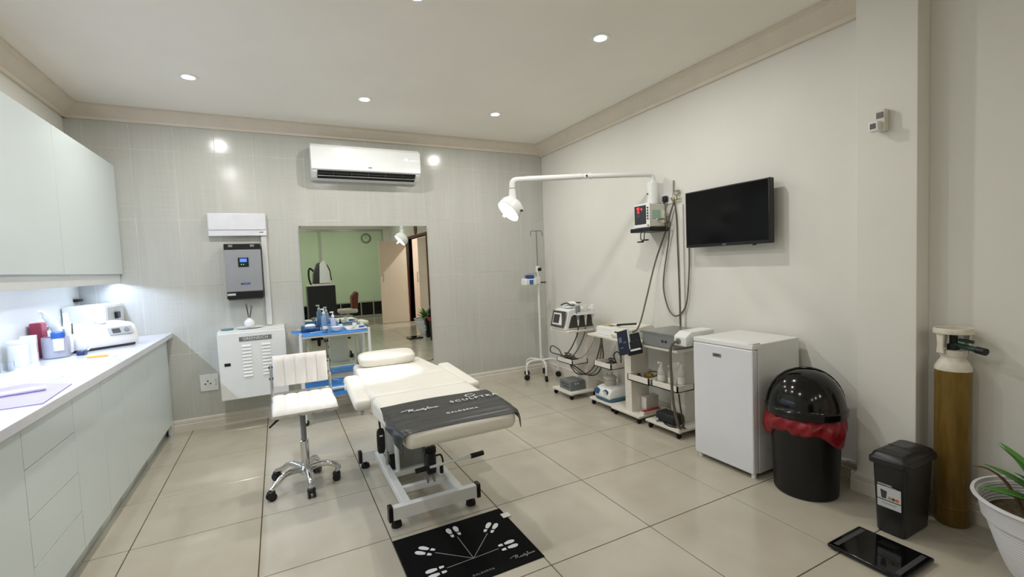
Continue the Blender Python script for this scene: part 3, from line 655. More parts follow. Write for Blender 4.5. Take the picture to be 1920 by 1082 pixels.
obj('upright_plate', MB().prism([(2.86, .1), (2.93, .1), (2.95, .34), (3.0, .5), (2.9, .5), (2.86, .3)], 'x', .80, .812), WMET, t)
obj('cover_plate', MB().box(.612, .80, 2.93, 2.94, .1, .36), mat('grey_sheet', (150, 152, 152), .45), t)
obj('rear_column', MB().box(.585, .825, 3.1, 3.22, .1, .53, .006), WMET, t)
obj('lift_arm', MB().tube([(.63, 2.9, .3), (.66, 2.72, .43), (.66, 2.66, .52)], .02, 8).tube([(.78, 2.9, .3), (.77, 2.72, .43), (.77, 2.66, .52)], .02, 8), WMET, t)
obj('pivot_bolt', MB().cyl((.592, 2.9, .3), (.62, 2.9, .3), .014, n=6).cyl((.625, 2.72, .43), (.65, 2.72, .43), .014, n=6), BPL, t)
obj('head_bracket', MB().box(.62, .82, 2.42, 2.72, .49, .53, .006), WMET, t)
act = obj('actuator', MB().box(.715, .775, 2.6, 2.68, .16, .29, .015, 3).box(.71, .78, 2.615, 2.68, .28, .32, .006), BPL, t)
obj('actuator_rod', MB().cyl((.742, 2.655, .31), (.735, 2.69, .53), .025), mat('silver_tube', (190, 190, 190), .25, metal=.9), act)
obj('actuator_fork', MB().box(.72, .73, 2.635, 2.665, .1, .18).box(.76, .77, 2.635, 2.665, .1, .18).cyl((.71, 2.65, .135), (.78, 2.65, .135), .007), STEEL, act)
obj('gas_strut', MB().cyl((.83, 2.45, .41), (.81, 2.5, .56), .012).cyl((.815, 2.49, .5), (.80, 2.52, .575), .02), STEEL, t)
hb = obj('tilt_handle', MB().cyl((.62, 2.36, .315), (.93, 2.36, .325), .007), WMET, t)
for a, b in ((.585, .66), (.90, .975)): obj('grip', MB().cyl((a, 2.36, .315+(a-.62)*.03), (b, 2.36, .316+(b-.62)*.03), .0135), BRUB, hb)
obj('motor_cable', MB().tube([(.83, 2.5, .55), (.87, 2.49, .52), (.86, 2.5, .47), (.875, 2.52, .42), (.86, 2.55, .38)], .0065, 8, smooth=5).tube([(.775, 2.64, .25), (.81, 2.63, .255), (.825, 2.64, .2), (.82, 2.66, .16)], .006, 8, smooth=5).cyl((.82, 2.66, .17), (.822, 2.665, .13), .012), BPL, t)
obj('release_lever', MB().tube([(.445, 3.02, .56), (.43, 3.0, .52), (.42, 2.96, .485)], [.006, .011, .013], 8), CHROME, t)
obj('foot_pedal', MB().prism([(2.98, .08), (3.1, .08), (3.1, .1), (3.06, .155), (2.98, .11)], 'x', .585, .67, .006), BPL, t)
obj('height_rod', MB().cyl((.565, 3.0, .1), (.565, 3.0, .2), .012).cyl((.565, 3.0, .2), (.56, 3.0, .43), .004), STEEL, t)
hc = obj('hand_control', MB().sup((.485, 2.74, .375), (.048, .028, .15), .5, .6), BPL, t)
obj('control_cable', MB().tube([(.485, 2.74, .44), (.478, 2.72, .5), (.468, 2.66, .56), (.466, 2.6, .6)], .006, 8, smooth=5), BPL, hc)
obj('control_mark', MB().box(.476, .494, 2.7235, 2.7265, .405, .413), INK_W, hc)
BZ0, BZ1 = .575, .662
def cush(x0, x1, y0, y1, z0, z1, b=.028): return MB().box(x0, x1, y0, y1, z0, z1, b, 4)
def taper(mb, y0, y1, w0, w1, cx):
    for v in mb.bm.verts:
        k = min(1, max(0, (v.co.y-y0)/(y1-y0))); v.co.x = cx+(v.co.x-cx)*(w0+(w1-w0)*k)
    return mb
# head section: narrows toward the head
hs = taper(cush(BX-.3, BX+.3, 3.085, 3.7, BZ0-.03, BZ1), 3.25, 3.7, 1, .86, BX)
obj('back_section', hs, LEATH, t, ang=60)
obj('seat_section', cush(BX-.3, BX+.3, 2.685, 3.083, BZ0-.035, BZ1), LEATH, t, ang=60)
ls = MB().box(BX-.3, BX+.3, 1.985, 2.683, BZ0, BZ1, .036, 5)
for v in ls.bm.verts:
    k = max(0, (2.25-v.co.y)/.27)
    v.co.x = BX+(v.co.x-BX)*(1-.1*k*k)
    if v.co.z < .62: v.co.z -= .037*min(1, max(0, (v.co.y-2.02)/.6))
obj('leg_section', ls, LEATH, t, ang=60)
obj('deck', MB().box(BX-.25, BX+.25, 2.4, 3.6, .52, .541, .004), WMET, t)
def armrest(s):
    xi = BX+s*.335
    mb = MB().box(-.05, .05, -.29, .29, -.032, .032, .026, 4)
    m = Matrix.Translation((xi, 3.0, .625)) @ Matrix.Rotation(s*.02, 4, 'Z') @ Matrix.Rotation(math.radians(3), 4, 'X')
    bmesh.ops.transform(mb.bm, matrix=m, verts=mb.bm.verts)
    a = obj('armrest', mb, LEATH, t, ang=60)
    obj('arm_bracket', MB().box(xi-.02, xi+.02, 3.2, 3.3, .575, .598).cyl((xi-s*.06, 3.25, .585), (xi+s*.02, 3.25, .585), .012), STEEL, a)
armrest(-1); armrest(1)
obj('arm_knob', MB().lathe([(0, 0), (.02, 0), (.022, .02), (.014, .035), (.014, .05), (0, .05)], mtx=frame((BX-.385, 3.17, .62), (0, 1, 0), (0, 0, 1)) @ Matrix.Rotation(0, 4, 'X')), WPL, t)
pm = MB().sup((0, 0, 0), (.42, .19, .085), .5, .45, 36, 18)
bmesh.ops.transform(pm.bm, matrix=Matrix.Translation((.71, 3.565, BZ1+.047)) @ Matrix.Rotation(math.radians(-3), 4, 'Z') @ Matrix.Rotation(math.radians(10), 4, 'X'), verts=pm.bm.verts)
single('pillow', pm, LEATH, 'cream rounded head pillow lying at the head of the treatment bed', 'pillow', ang=60)
# black protective cover over the foot end
CV = mat('black_vinyl', (36, 38, 39), .36, var=.06, vscale=10, bump=.12, bscale=14)
bz = BZ1+.0045
def cover(u, v):
    y = 2.42-v*(2.42-1.985)+.012*math.sin(PI*u)
    e0 = .285-.028*max(0, (v-.35)/.65)**2; wl, wr_ = e0+.012+.1*v**1.7, e0+.012+.085*v**1.3
    s = -wl+u*(wl+wr_)
    e = .285-.028*max(0, (v-.35)/.65)**2
    z = bz+.002*math.sin(14*v+5*u)*math.sin(PI*u)+.0015*math.sin(40*v+3*u)
    ov = abs(s)-e
    r = .035
    if ov > 0:
        a = min(ov/r, PI/2)
        x = e+r*math.sin(a)+.006; z = bz-r*(1-math.cos(a))-max(0, ov-r*PI/2)+.001*math.sin(30*v)
        x += .004*math.sin(24*v) if ov > r else 0
        x = math.copysign(x, s)
    else: x = s
    # near edge curls down over the rounded foot, less in the middle
    if v > .9:
        k = (v-.9)/.1; z -= .012*k*k*(1-.3*math.sin(PI*u)); 
    return (BX+x, y, z)
cvo = single('bed_cover', MB().sheet(cover, 60, 40, .0022), CV, 'black protective vinyl cover over the foot end of the treatment bed', 'cover', ang=60)
def cvtext(mb, nm, lb): 
    return obj(nm, mb, INK_W, cvo, label=lb)
def onbed(x, y): return frame((x, y, bz+.0055), (1, 0, 0), (0, 1, 0))
cvtext(script_mb(.19, onbed(.60, 2.255), .0042), 'lettering', 'white handwritten Restylane lettering')
cvtext(text_mb('SCULPTRA', .047, onbed(.905, 2.285), space=1.3), 'lettering', 'white SCULPTRA lettering')
cvtext(text_mb('GALDERMA', .026, onbed(.775, 2.12), space=1.35, bold=.0003), 'lettering', 'small white GALDERMA lettering')
cvtext(MB().ribbon([(.026*math.cos(a), .022*math.sin(a)) for a in [2*PI*k/20*.92+.5 for k in range(21)]], .006, onbed(.905, 2.345), 2), 'emblem', 'white open ring emblem')
# floor mat with foot prints
mt_ = mat('mat_black', (9, 9, 10), .85, var=.2, vscale=60, spec=.15)
mo = single('floor_mat', MB().box(.437, 1.04, 1.82, 2.315, .0005, .005, .002), mt_, 'black floor mat printed with white shoe prints in front of the treatment bed', 'mat')
def onmat(x, y, a=0): return frame((x, y, .0051), (math.cos(a), math.sin(a), 0), (-math.sin(a), math.cos(a), 0))
SOLE = [(-.008, .003), (.006, .002), (.012, .02), (.014, .038), (.009, .053), (.0, .058), (-.009, .053), (-.013, .036), (-.011, .016)]
HEEL = [(-.007, -.026), (.0, -.029), (.007, -.026), (.009, -.006), (-.009, -.005)]
ox, oy = .741, 1.885
GREYL = mat('grey_line', (150, 152, 150), .6, var=0)
ox, oy = .743, 1.977
for px, py in ((.564, 2.144), (.735, 2.224), (.912, 2.16), (.921, 1.983), (.566, 1.973)):
    d = Vector((px-ox, py-oy)); ang = math.atan2(d.y, d.x)-PI/2; L_ = d.length
    obj('guide_line', MB().ribbon([(0, 0), (0, L_-.045)], .0035, onmat(ox, oy, ang), 0), GREYL, mo)
    for s in (-1, 1):
        f = onmat(px, py, ang)
        obj('shoe_print', MB().poly2([(s*(.019+x), y-.005) for x, y in SOLE][::s], f).poly2([(s*(.019+x), y-.008) for x, y in HEEL][::s], f), INK_W, mo)
obj('lettering', script_mb(.13, onmat(.955, 1.878), .0028), GREYL, mo, label='grey handwritten Restylane lettering')
obj('lettering', text_mb('GALDERMA', .017, onmat(.745, 1.862), space=1.3), GREYL, mo, label='grey GALDERMA lettering')
single('paper_label', MB().box(1.015, 1.062, 2.21, 2.255, .0055, .0062), mat('label_white', (226, 224, 214), .7), 'small white paper tag lying at the right edge of the floor mat', 'tag')

# ================================================================== IV STAND
IX, IY = 2.765, 4.735
t = thing('iv_stand', 'white drip stand on five casters in the far right corner', 'drip stand', (IX, IY, 0))
for i, (px, py) in enumerate(((2.555, 4.72), (2.71, 4.535), (2.95, 4.655), (2.895, 4.9), (2.66, 4.93))):
    e = Vector((px, py, 0)); d = e-Vector((IX, IY, 0)); d = d*min(1, .21/d.length); e = Vector((IX, IY, 0))+d
    obj('base_leg', MB().tube([(IX, IY, .215), Vector((IX, IY, .222))+d*.6, Vector((IX, IY, .205))+d*.88, e+Vector((0, 0, .16)), e+Vector((0, 0, .065))], .0125, 10, smooth=4), WMET, t)
    dd = d.normalized(); s = Vector((-dd.y, dd.x, 0))
    ca = obj('caster', MB().cyl(e-s*.011+Vector((0, 0, .034)), e+s*.011+Vector((0, 0, .034)), .033), BRUB, t)
    obj('fork', MB().box(e.x-.014, e.x+.014, e.y-.014, e.y+.014, .05, .072, .004), DGR, ca)
obj('pole', MB().cyl((IX, IY, .2), (IX, IY, 1.33), .0125), WMET, t)
obj('inner_rod', MB().cyl((IX, IY, 1.33), (IX, IY, 1.76), .0075), MGR, t)
obj('clamp_collar', MB().box(IX-.018, IX+.018, IY-.02, IY+.02, 1.27, 1.345, .006), WPL, t)
obj('clamp_knob', MB().cyl((IX+.01, IY-.045, 1.305), (IX+.005, IY-.02, 1.305), .021), BPL, t)
obj('hook_bar', MB().tube([(IX-.07, IY+.012, 1.70), (IX-.075, IY+.01, 1.715), (IX-.068, IY+.01, 1.755), (IX-.05, IY+.006, 1.762), (IX+.05, IY-.006, 1.762), (IX+.066, IY-.01, 1.755), (IX+.074, IY-.01, 1.715), (IX+.07, IY-.012, 1.70)], (.006), 8, smooth=3), MGR, t)
t = thing('infusion_pump', 'small white and blue infusion pump clamped to the drip stand', 'pump', (IX-.1, IY-.02, 1.12))
obj('case', MB().box(IX-.2, IX-.05, IY-.06, IY+.06, 1.122, 1.205, .012, 3), WPL, t)
obj('door', MB().box(IX-.195, IX-.085, IY-.068, IY-.06, 1.13, 1.19, .004), WPL2, t)
obj('screen', MB().box(IX-.18, IX-.085, IY-.062, IY-.0, 1.2, 1.245, .008, 2), mat('pump_blue', (42, 74, 140), .35), t)
obj('key_pad', MB().box(IX-.155, IX-.105, IY-.071, IY-.067, 1.135, 1.188, .003), mat('pump_blue2', (46, 104, 176), .35), t)
obj('clamp', MB().box(IX-.05, IX+.012, IY-.035, IY-.0135, 1.13, 1.22, .004), WPL2, t)
obj('clamp_screw', MB().cyl((IX+.012, IY-.025, 1.15), (IX+.09, IY-.025, 1.148), .009), DGR, t)
obj('top_handle', MB().tube([(IX-.14, IY, 1.24), (IX-.13, IY, 1.258), (IX-.03, IY, 1.262), (IX-.02, IY, 1.24), (IX-.02, IY, 1.215)], .004, 8, smooth=3), STEEL, t)

# ================================================================== EQUIPMENT TROLLEYS
TRW = mat('trolley_white', (226, 222, 212), .38, var=.02); TRE = mat('trolley_side', (205, 192, 172), .5, var=.03)
def trolley(x0, x1, y0, y1, post, tray, ztop, lb):
    t = thing('equipment_trolley', lb, 'trolley', ((x0+x1)/2, (y0+y1)/2, 0), 0, 'white equipment trolleys along the right wall')
    obj('base', MB().box(x0, x1, y0, y1, .052, .07, .003), TRW, t)
    obj('top_shelf', MB().box(x0, x1, y0, y1, ztop-.02, ztop, .003), TRW, t)
    px0, px1, py0, py1 = post
    obj('post', MB().box(px0, px1, py0, py1, .07, ztop-.02, .002), TRW, t)
    a0, a1, b0, b1, z0, z1 = tray
    obj('tray', MB().box(a0, a1, b0, b1, z0, z0+.008).box(a0, a0+.01, b0, b1, z0, z1).box(a1-.01, a1, b0, b1, z0, z1).box(a0, a1, b0, b0+.01, z0, z1).box(a0, a1, b1-.01, b1, z0, z1), TRW, t)
    for x in (x0+.035, x1-.035):
        for y in (y0+.03, y1-.03):
            ca = obj('caster', MB().cyl((x-.004, y-.008, .021), (x-.004, y+.008, .021), .0215), BRUB, t)
            obj('caster_fork', MB().box(x-.012, x+.012, y-.011, y+.011, .036, .052, .002), CHROME, ca)
    return t
trolley(2.52, 2.88, 3.76, 4.11, (2.76, 2.87, 3.80, 3.98), (2.57, 2.76, 3.79, 4.07, .345, .395), .695, 'white equipment trolley carrying the beauty machine, nearest the drip stand')
trolley(2.62, 2.97, 3.245, 3.59, (2.86, 2.96, 3.27, 3.45), (2.62, 2.86, 3.25, 3.5, .39, .44), .69, 'white equipment trolley with the suction pump on its base')
trolley(2.60, 2.97, 2.885, 3.24, (2.64, 2.84, 3.01, 3.09), (2.6, 2.86, 2.76, 3.01, .36, .415), .69, 'white equipment trolley with a front post and an open tray of leads')
trolley(2.62, 2.97, 2.475, 2.83, (2.8, 2.96, 2.58, 2.72), (2.62, 2.8, 2.48, 2.75, .36, .41), .685, 'white equipment trolley beside the fridge under the steel box')
# beauty machine on the first trolley
t = thing('beauty_machine', 'dark grey and white beauty machine with a square screen and hanging handpieces', 'machine', (2.68, 3.94, .695))
FR = mat('machine_dark', (72, 66, 62), .4)
PRB = [(2.515, .70), (2.53, .735), (2.57, .885), (2.60, .9), (2.86, .905), (2.875, .88), (2.875, .705), (2.86, .698), (2.53, .697)]
obj('case', MB().prism(PRB, 'y', 3.82, 4.085, .008), WPL, t)
obj('side_panel', MB().prism([(2.56, .715), (2.6, .83), (2.63, .845), (2.865, .845), (2.865, .712)], 'y', 3.8145, 3.82), FR, t)
ff = frame((2.5375, 3.9525, .8015), (0, -1, 0), (.155, 0, .6))
obj('front_panel', MB().box(-.118, .118, -.083, .083, .009, .013, .003, 2, mtx=ff), FR, t)
obj('screen_bezel', MB().prism([(-.088, -.06), (.085, -.06), (.078, -.02), (.045, .06), (-.088, .06)], 'z', .013, .016), WPL, t).data.transform(WM[t.name].inverted() @ ff @ WM[t.name])
obj('screen', MB().box(-.078, .03, -.045, .045, .016, .018, .002, 1, mtx=ff), DGR, t)
obj('probe_rack', MB().box(2.62, 2.9, 3.74, 3.815, .848, .858, .003).box(2.62, 2.9, 3.738, 3.744, .848, .875), WPL, t)
for x, m_, ln in ((2.65, MGR, .11), (2.74, WPL2, .1), (2.83, WPL, .1)):
    pr = obj('handpiece', MB().tube([(x, 3.775, .80), (x, 3.775, .86), (x, 3.775, .89)], [.012, .02, .024], 14).cyl((x, 3.775, .89), (x, 3.775, .94), .026, .024), m_, t)
    obj('tip', MB().tube([(x, 3.775, .8), (x, 3.775, .74)], [.011, .006], 10), WPL2, pr)
t = thing('top_handpiece', 'white handpiece with a dark strap resting on top of the beauty machine', 'handpiece', (2.68, 3.93, .905))
obj('head', MB().box(2.62, 2.72, 3.9, 4.02, .907, .925, .008, 3).tube([(2.66, 4.0, .93), (2.68, 3.93, .955), (2.72, 3.86, .945)], [.016, .018, .014], 12, smooth=4), WPL, t)
obj('strap', MB().tube([(2.61, 4.02, .935), (2.64, 3.96, .957), (2.66, 3.91, .935), (2.68, 3.87, .937)], .006, 8, smooth=4), BPL, t)
obj('key_bar', MB().box(2.7, 2.74, 3.84, 3.9, .957, .966, .002), DGR, t)
def cable(name, pts, r, m_, lb, sm=8, cat='cable', group=None): return single(name, MB().tube(pts, r, 8, smooth=sm), m_, lb, cat, group, ang=80)
GC = mat('grey_cable', (104, 98, 86), .5, var=.05); DC = mat('dark_cable', (62, 56, 48), .5, var=.05); LC = mat('light_cable', (150, 146, 132), .5, var=.05)
cable('handpiece_lead', [(2.65, 3.775, .735), (2.63, 3.78, .64), (2.58, 3.83, .5), (2.56, 3.93, .42), (2.58, 4.05, .47), (2.54, 4.12, .5), (2.52, 4.1, .44), (2.6, 3.98, .41), (2.68, 3.9, .405)], .006, DC, 'dark lead looping from the first handpiece down into the tray')
cable('handpiece_lead', [(2.74, 3.775, .735), (2.72, 3.78, .64), (2.66, 3.81, .5), (2.62, 3.86, .42), (2.66, 3.95, .405)], .006, GC, 'grey lead running from the middle handpiece into the tray')
cable('handpiece_lead', [(2.83, 3.775, .735), (2.82, 3.745, .6), (2.76, 3.775, .47), (2.7, 3.8, .41), (2.68, 3.84, .402)], .005, LC, 'pale lead running from the last handpiece into the tray')
for k in range(3):
    x = 2.80+.03*k
    cable('hanging_lead', [(2.885+.004*k, 3.72-.0*k, .7), (2.86, 3.70-.012*k, .55), (x, 3.69-.012*k, .4), (x-.05, 3.705-.01*k, .3-.02*k), (x-.12, 3.745, .25-.01*k), (2.6+.03*k, 3.775+.01*k, .27+.01*k), (2.585+.03*k, 3.85+.04*k, .335)], .0065, DC if k != 1 else GC, ('dark lead hanging lowest under the first trolley tray', 'grey lead hanging in the bundle beside the first trolley', 'dark lead nearest the wall in the bundle beside the first trolley')[k])
t = thing('power_pack', 'black tangle of plugs and a power pack in the first trolley tray', 'power pack', (2.66, 3.92, .354))
obj('pack', MB().box(2.61, 2.69, 3.84, 3.93, .3535, .395, .008, 2), BPL, t)
obj('coil', MB().tube([(2.66+.05*math.cos(a)*(1-.03*a), 4.0+.045*math.sin(a), .365+.004*a) for a in [k*.5 for k in range(34)]], .005, 6), BPL, t)
t = thing('grey_unit', 'low grey metal box unit on the base of the first trolley', 'unit', (2.66, 3.93, .07))
obj('case', MB().box(2.57, 2.745, 3.83, 4.035, .0705, .165, .004), mat('unit_grey', (112, 116, 116), .45), t)
for y in (3.87, 3.945): obj('slot', MB().box(2.566, 2.571, y-.0, y+.06, .128, .136), DGR, t)
obj('slot', MB().box(2.566, 2.571, 3.86, 3.97, .1, .108), DGR, t)
for x in (2.63, 2.66): obj('socket', MB().cyl((x, 3.826, .14), (x, 3.832, .14), .008, n=10), WPL2, t)
# machine on top of trolley 2/3: white lipo box, cuff, steel box
t = thing('electrotherapy_box', 'white electrotherapy box with coloured keys on the second trolley', 'machine', (2.8, 3.3, .69))
obj('case', MB().box(2.66, 2.95, 3.25, 3.5, .6905, .765, .006, 2), WPL, t)
obj('top_panel', MB().box(2.68, 2.93, 3.27, 3.48, .765, .768, .001), WPL2, t)
for x, y, m_ in ((2.72, 3.43, mat('key_yellow', (205, 165, 40), .4)), (2.745, 3.375, mat('key_navy', (40, 60, 110), .4)), (2.78, 3.33, mat('key_green', (70, 100, 70), .4)), (2.76, 3.43, mat('key_yellow', (205, 165, 40), .4))): obj('key', MB().box(x-.02, x+.02, y-.025, y+.025, .768, .772, .002), m_, t)
t = thing('ivory_unit', 'ivory desktop control unit between the electrotherapy box and the cuff', 'machine', (2.76, 3.13, .69))
obj('case', MB().prism([(2.625, .6905), (2.61, .72), (2.64, .775), (2.9, .80), (2.93, .78), (2.93, .6905)], 'y', 3.02, 3.235, .005), WPL2, t)
obj('badge', MB().box(2.618, 2.624, 3.15, 3.185, .74, .752), DGR, t)
obj('pen', MB().cyl((2.68, 3.22, .80), (2.74, 3.04, .822), .009), BPL, t)
NAV = mat('navy_cloth', (26, 34, 50), .8, var=.15, bump=.2, bscale=120)
t = thing('pressure_cuff', 'folded navy blood pressure cuff hanging over the trolley edge', 'cuff', (2.56, 2.95, .6))
cf = frame((2.555, 2.985, .69), (.12, -.93, .3), (.15, .35, 1))
obj('panel', MB().box(-.07, .055, -.105, .1, -.008, .008, .006, 2, mtx=cf), NAV, t)
cf2 = frame((2.585, 2.9, .685), (.45, -.9, .3), (.12, .35, 1))
obj('fold', MB().box(-.07, .06, -.09, .085, -.012, .012, .01, 3, mtx=cf2).box(-.03, .07, -.05, .02, .005, .03, .01, 3, mtx=cf2), mat('navy_dark', (20, 22, 28), .8, var=.2), t)
obj('edge_tape', MB().box(.054, .064, -.07, .1, -.009, .009, .002, 1, mtx=cf).box(-.03, .06, -.062, -.048, .013, .032, .002, 1, mtx=cf2), mat('tape_white', (214, 218, 220), .6), t)
obj('print', MB().box(-.05, -.02, -.0, .045, .0082, .0086, mtx=cf).box(-.005, .03, -.01, .0, .0082, .0086, mtx=cf).box(-.045, -.01, -.05, -.042, .0082, .0086, mtx=cf), mat('cuff_print', (90, 106, 130), .7), t)
t = thing('steel_box', 'brushed steel medical console box on the fourth trolley', 'machine', (2.78, 2.66, .69))
obj('case', MB().box(2.61, 2.96, 2.5, 2.83, .6905, .785, .004), STEEL, t)
obj('lid', MB().box(2.6, 2.97, 2.49, 2.84, .785, .805, .004), mat('steel_lid', (152, 154, 152), .3, metal=.7), t)
for y in (2.575, 2.61): obj('socket', MB().cyl((2.606, y, .74), (2.612, y, .74), .011), DGR, t)
ph_ = obj('probe_holder', MB().prism([(2.6, .73), (2.6, .80), (2.66, .835), (2.9, .835), (2.9, .80), (2.68, .785), (2.665, .73)], 'y', 2.37, 2.488, .008), WPL, t)
obj('ring', MB().cyl((2.592, 2.44, .765), (2.602, 2.44, .765), .022), MGR, ph_)
cable('grey_hose', [(2.592, 2.44, .765), (2.565, 2.462, .75), (2.556, 2.48, .68), (2.558, 2.478, .5), (2.566, 2.472, .3), (2.60, 2.47, .15), (2.655, 2.5, .085), (2.7, 2.5, .1)], .0105, GC, 'grey hose hanging down in front of the fourth trolley', 6, 'hose')
cable('black_lead', [(2.63, 2.478, .355), (2.635, 2.468, .25), (2.66, 2.468, .12), (2.7, 2.52, .082)], .006, DC, 'dark lead below the fourth trolley tray')
# things in trays and on bases
t = thing('cable_heap', 'heap of dark leads with a loop in the second trolley tray', 'cables', (2.74, 3.38, .398))
obj('heap', MB().tube([(2.74+.07*math.cos(a*1.0)*(1-.02*a), 3.38+.08*math.sin(a*1.13), .405+.0022*a) for a in [k*.5 for k in range(40)]], .005, 6), BPL, t)
obj('loop', MB().tube([(2.74, 3.32, .43), (2.73, 3.34, .5), (2.73, 3.29, .54), (2.74, 3.255, .5), (2.75, 3.27, .43)], .006, 8, smooth=6), DC, t)
obj('clip', MB().box(2.66, 2.7, 3.3, 3.42, .4, .415, .004), BPL, t)
t = thing('goggles', 'brown tinted protective goggles in the third trolley tray', 'goggles', (2.72, 2.87, .368))
BRN = mat('brown_tint', (112, 92, 42), .3, var=.1)
obj('lens', MB().sup((2.70, 2.86, .405), (.05, .1, .06), .7, .7), BRN, t)
obj('band', MB().tube([(2.7, 2.91, .41), (2.76, 2.91, .425), (2.78, 2.86, .43), (2.76, 2.81, .425), (2.7, 2.81, .41)], .006, 8, smooth=4), BRN, t)
t = thing('lead_bundle', 'small bundle of dark leads left of the goggles in the third trolley tray', 'cables', (2.67, 2.95, .368))
obj('bundle', MB().tube([(2.68+.04*math.cos(a), 2.955+.04*math.sin(a*1.2), .373+.002*a) for a in [k*.5 for k in range(26)]], .005, 6), DC, t)
def tbottle(x, y, h, r, liq, lh, lb, cap=True):
    t = thing('spray_bottle', lb, 'bottle', (x, y, .3685))
    obj('shell', MB().lathe([(0, 0), (r, 0), (r, h*.62), (r*.5, h*.78), (r*.4, h*.82), (0, h*.82)], n=20), mat('milky_plastic', (214, 214, 204), .3, alpha=.55), t, local=True)
    if liq: obj('liquid', MB().lathe([(0, .002), (r*.94, .002), (r*.94, lh), (0, lh)], n=20), liq, t, local=True)
    obj('cap', MB().lathe([(0, h*.82), (r*.42, h*.82), (r*.42, h*.92), (r*.2, h), (0, h)], n=16).box(-r*1.1, r*.3, -r*.25, r*.25, h*.93, h*1.0, .003), WPL2, t, local=True)
    obj('label_band', MB().lathe([(r*1.01, h*.2), (r*1.02, h*.2), (r*1.02, h*.45), (r*1.01, h*.45)], n=20, cap=False), WPL2, t, local=True)
tbottle(2.68, 2.70, .19, .03, mat('teal_liquid', (40, 128, 126), .2), .06, 'spray bottle with teal liquid in the fourth trolley tray')
tbottle(2.70, 2.62, .17, .022, None, 0, 'slim clear bottle with a dark band behind the grey hose')
tbottle(2.72, 2.53, .21, .03, None, 0, 'tall clear spray bottle nearest the fridge in the fourth trolley tray')
t = thing('suction_pump', 'white and blue portable suction pump on the second trolley base', 'pump', (2.76, 3.42, .07))
obj('base', MB().sup((2.76, 3.42, .088), (.25, .25, .035), .4, .4, 32, 10), mat('pump_teal', (70, 106, 124), .4), t)
PP = [(2.64, .09), (2.635, .13), (2.665, .185), (2.71, .195), (2.88, .2), (2.885, .09)]
obj('body', MB().prism(PP, 'y', 3.31, 3.53, .018), WPL, t, ang=50)
obj('gauge', MB().cyl((2.636, 3.365, .152), (2.652, 3.365, .157), .03), mat('gauge_ring', (60, 84, 110), .3), t)
obj('gauge_face', MB().cyl((2.632, 3.365, .1505), (2.637, 3.365, .152), .022), WPL, t)
obj('dial', MB().cyl((2.622, 3.485, .15), (2.65, 3.485, .158), .028), mat('dial_blue', (54, 96, 146), .35), t)
j = obj('jar', MB().lathe([(.05, .19), (.055, .2), (.055, .25), (.05, .255)], c=(2.76, 3.44, 0), n=28), mat('milky_jar', (205, 198, 186), .3, alpha=.7), t)
obj('jar_lid', MB().lathe([(0, .255), (.062, .255), (.064, .275), (.05, .285), (0, .287)], c=(2.76, 3.44, 0), n=28).cyl((2.74, 3.46, .285), (2.74, 3.46, .31), .008).cyl((2.775, 3.43, .285), (2.775, 3.43, .315), .01), mat('grey_lid', (190, 182, 172), .4), j)
t = thing('small_carton', 'small white cardboard carton on the third trolley base', 'box', (2.8, 3.07-.09, .07))
obj('carton_body', MB().box(2.74, 2.88, 2.94, 3.005, .0705, .2, .002), mat('carton_grey', (206, 200, 190), .6), t)
obj('label_face', MB().box(2.7385, 2.74, 2.945, 3.0, .1, .19), mat('carton_white', (232, 230, 224), .6), t)
single('red_booklet', MB().box(-.1, .1, -.06, .06, 0, .008, .001, 1, mtx=Matrix.Translation((2.76, 2.965-.0, .0835)) @ Matrix.Rotation(-.5, 4, 'Z')) if 0 else MB().box(2.68, 2.86, 2.9, 2.935, .09, .098), mat('booklet_red', (168, 52, 44), .5, var=.15), 'red booklet lying on top of the papers on the third trolley base', 'booklet')
single('paper_stack', MB().box(2.66, 2.93, 2.89, 2.937, .0705, .09, .001), mat('papers', (226, 220, 206), .7), 'stack of white papers under the red booklet', 'papers')
t = thing('bp_meter', 'black blood pressure cuff roll on the fourth trolley base', 'cuff', (2.72, 2.64, .07))
obj('roll', MB().box(2.66, 2.78, 2.56, 2.76, .0705, .15, .02, 3), mat('cuff_black', (34, 36, 38), .7, var=.15), t)
obj('bulb_valve', MB().cyl((2.655, 2.72, .09), (2.64, 2.73, .085), .013), STEEL, t)
obj('tube', MB().tube([(2.67, 2.68, .09), (2.645, 2.64, .08), (2.64, 2.58, .0765), (2.66, 2.53, .0765)], .005, 8, smooth=5), BPL, t)
obj('strap', MB().box(2.7, 2.708, 2.49, 2.66, .0715, .078), BPL, t)
# ================================================================== SURGICAL LAMP ON THE WALL
t = thing('surgical_lamp', 'white wall-mounted surgical lamp on a long jointed arm, switched on', 'surgical lamp', (XR, 3.02, 1.855))
obj('wall_mount', MB().lathe([(0, 1.855), (.05, 1.855), (.052, 1.865), (.052, 2.03), (.045, 2.04), (0, 2.04)], c=(2.955, 3.02, 0), n=28).box(2.955, XR, 2.975, 3.065, 1.855, 2.03, .004), WPL, t)
obj('mount_screw', MB().cyl((2.90, 3.035, 1.94), (2.906, 3.033, 1.94), .008, n=10), DGR, t)
obj('arm', MB().tube([(2.955, 3.02, 2.03), (2.955, 3.02, 2.075), (2.94, 3.022, 2.1), (2.9, 3.028, 2.105), (2.36, 3.11, 2.082)], .021, 14, smooth=3), WPL, t)
obj('joint', MB().cyl((2.36, 3.11, 2.082), (2.34, 3.113, 2.081), .025).cyl((2.34, 3.113, 2.081), (2.27, 3.122, 2.077), .017).sup((2.305, 3.117, 2.079), (.05, .045, .045), .8, .8, 16, 8).cyl((2.27, 3.122, 2.077), (2.25, 3.124, 2.076), .024), WPL, t)
obj('joint_pin', MB().cyl((2.305, 3.09, 2.079), (2.305, 3.095, 2.079), .008, n=10), DGR, t)
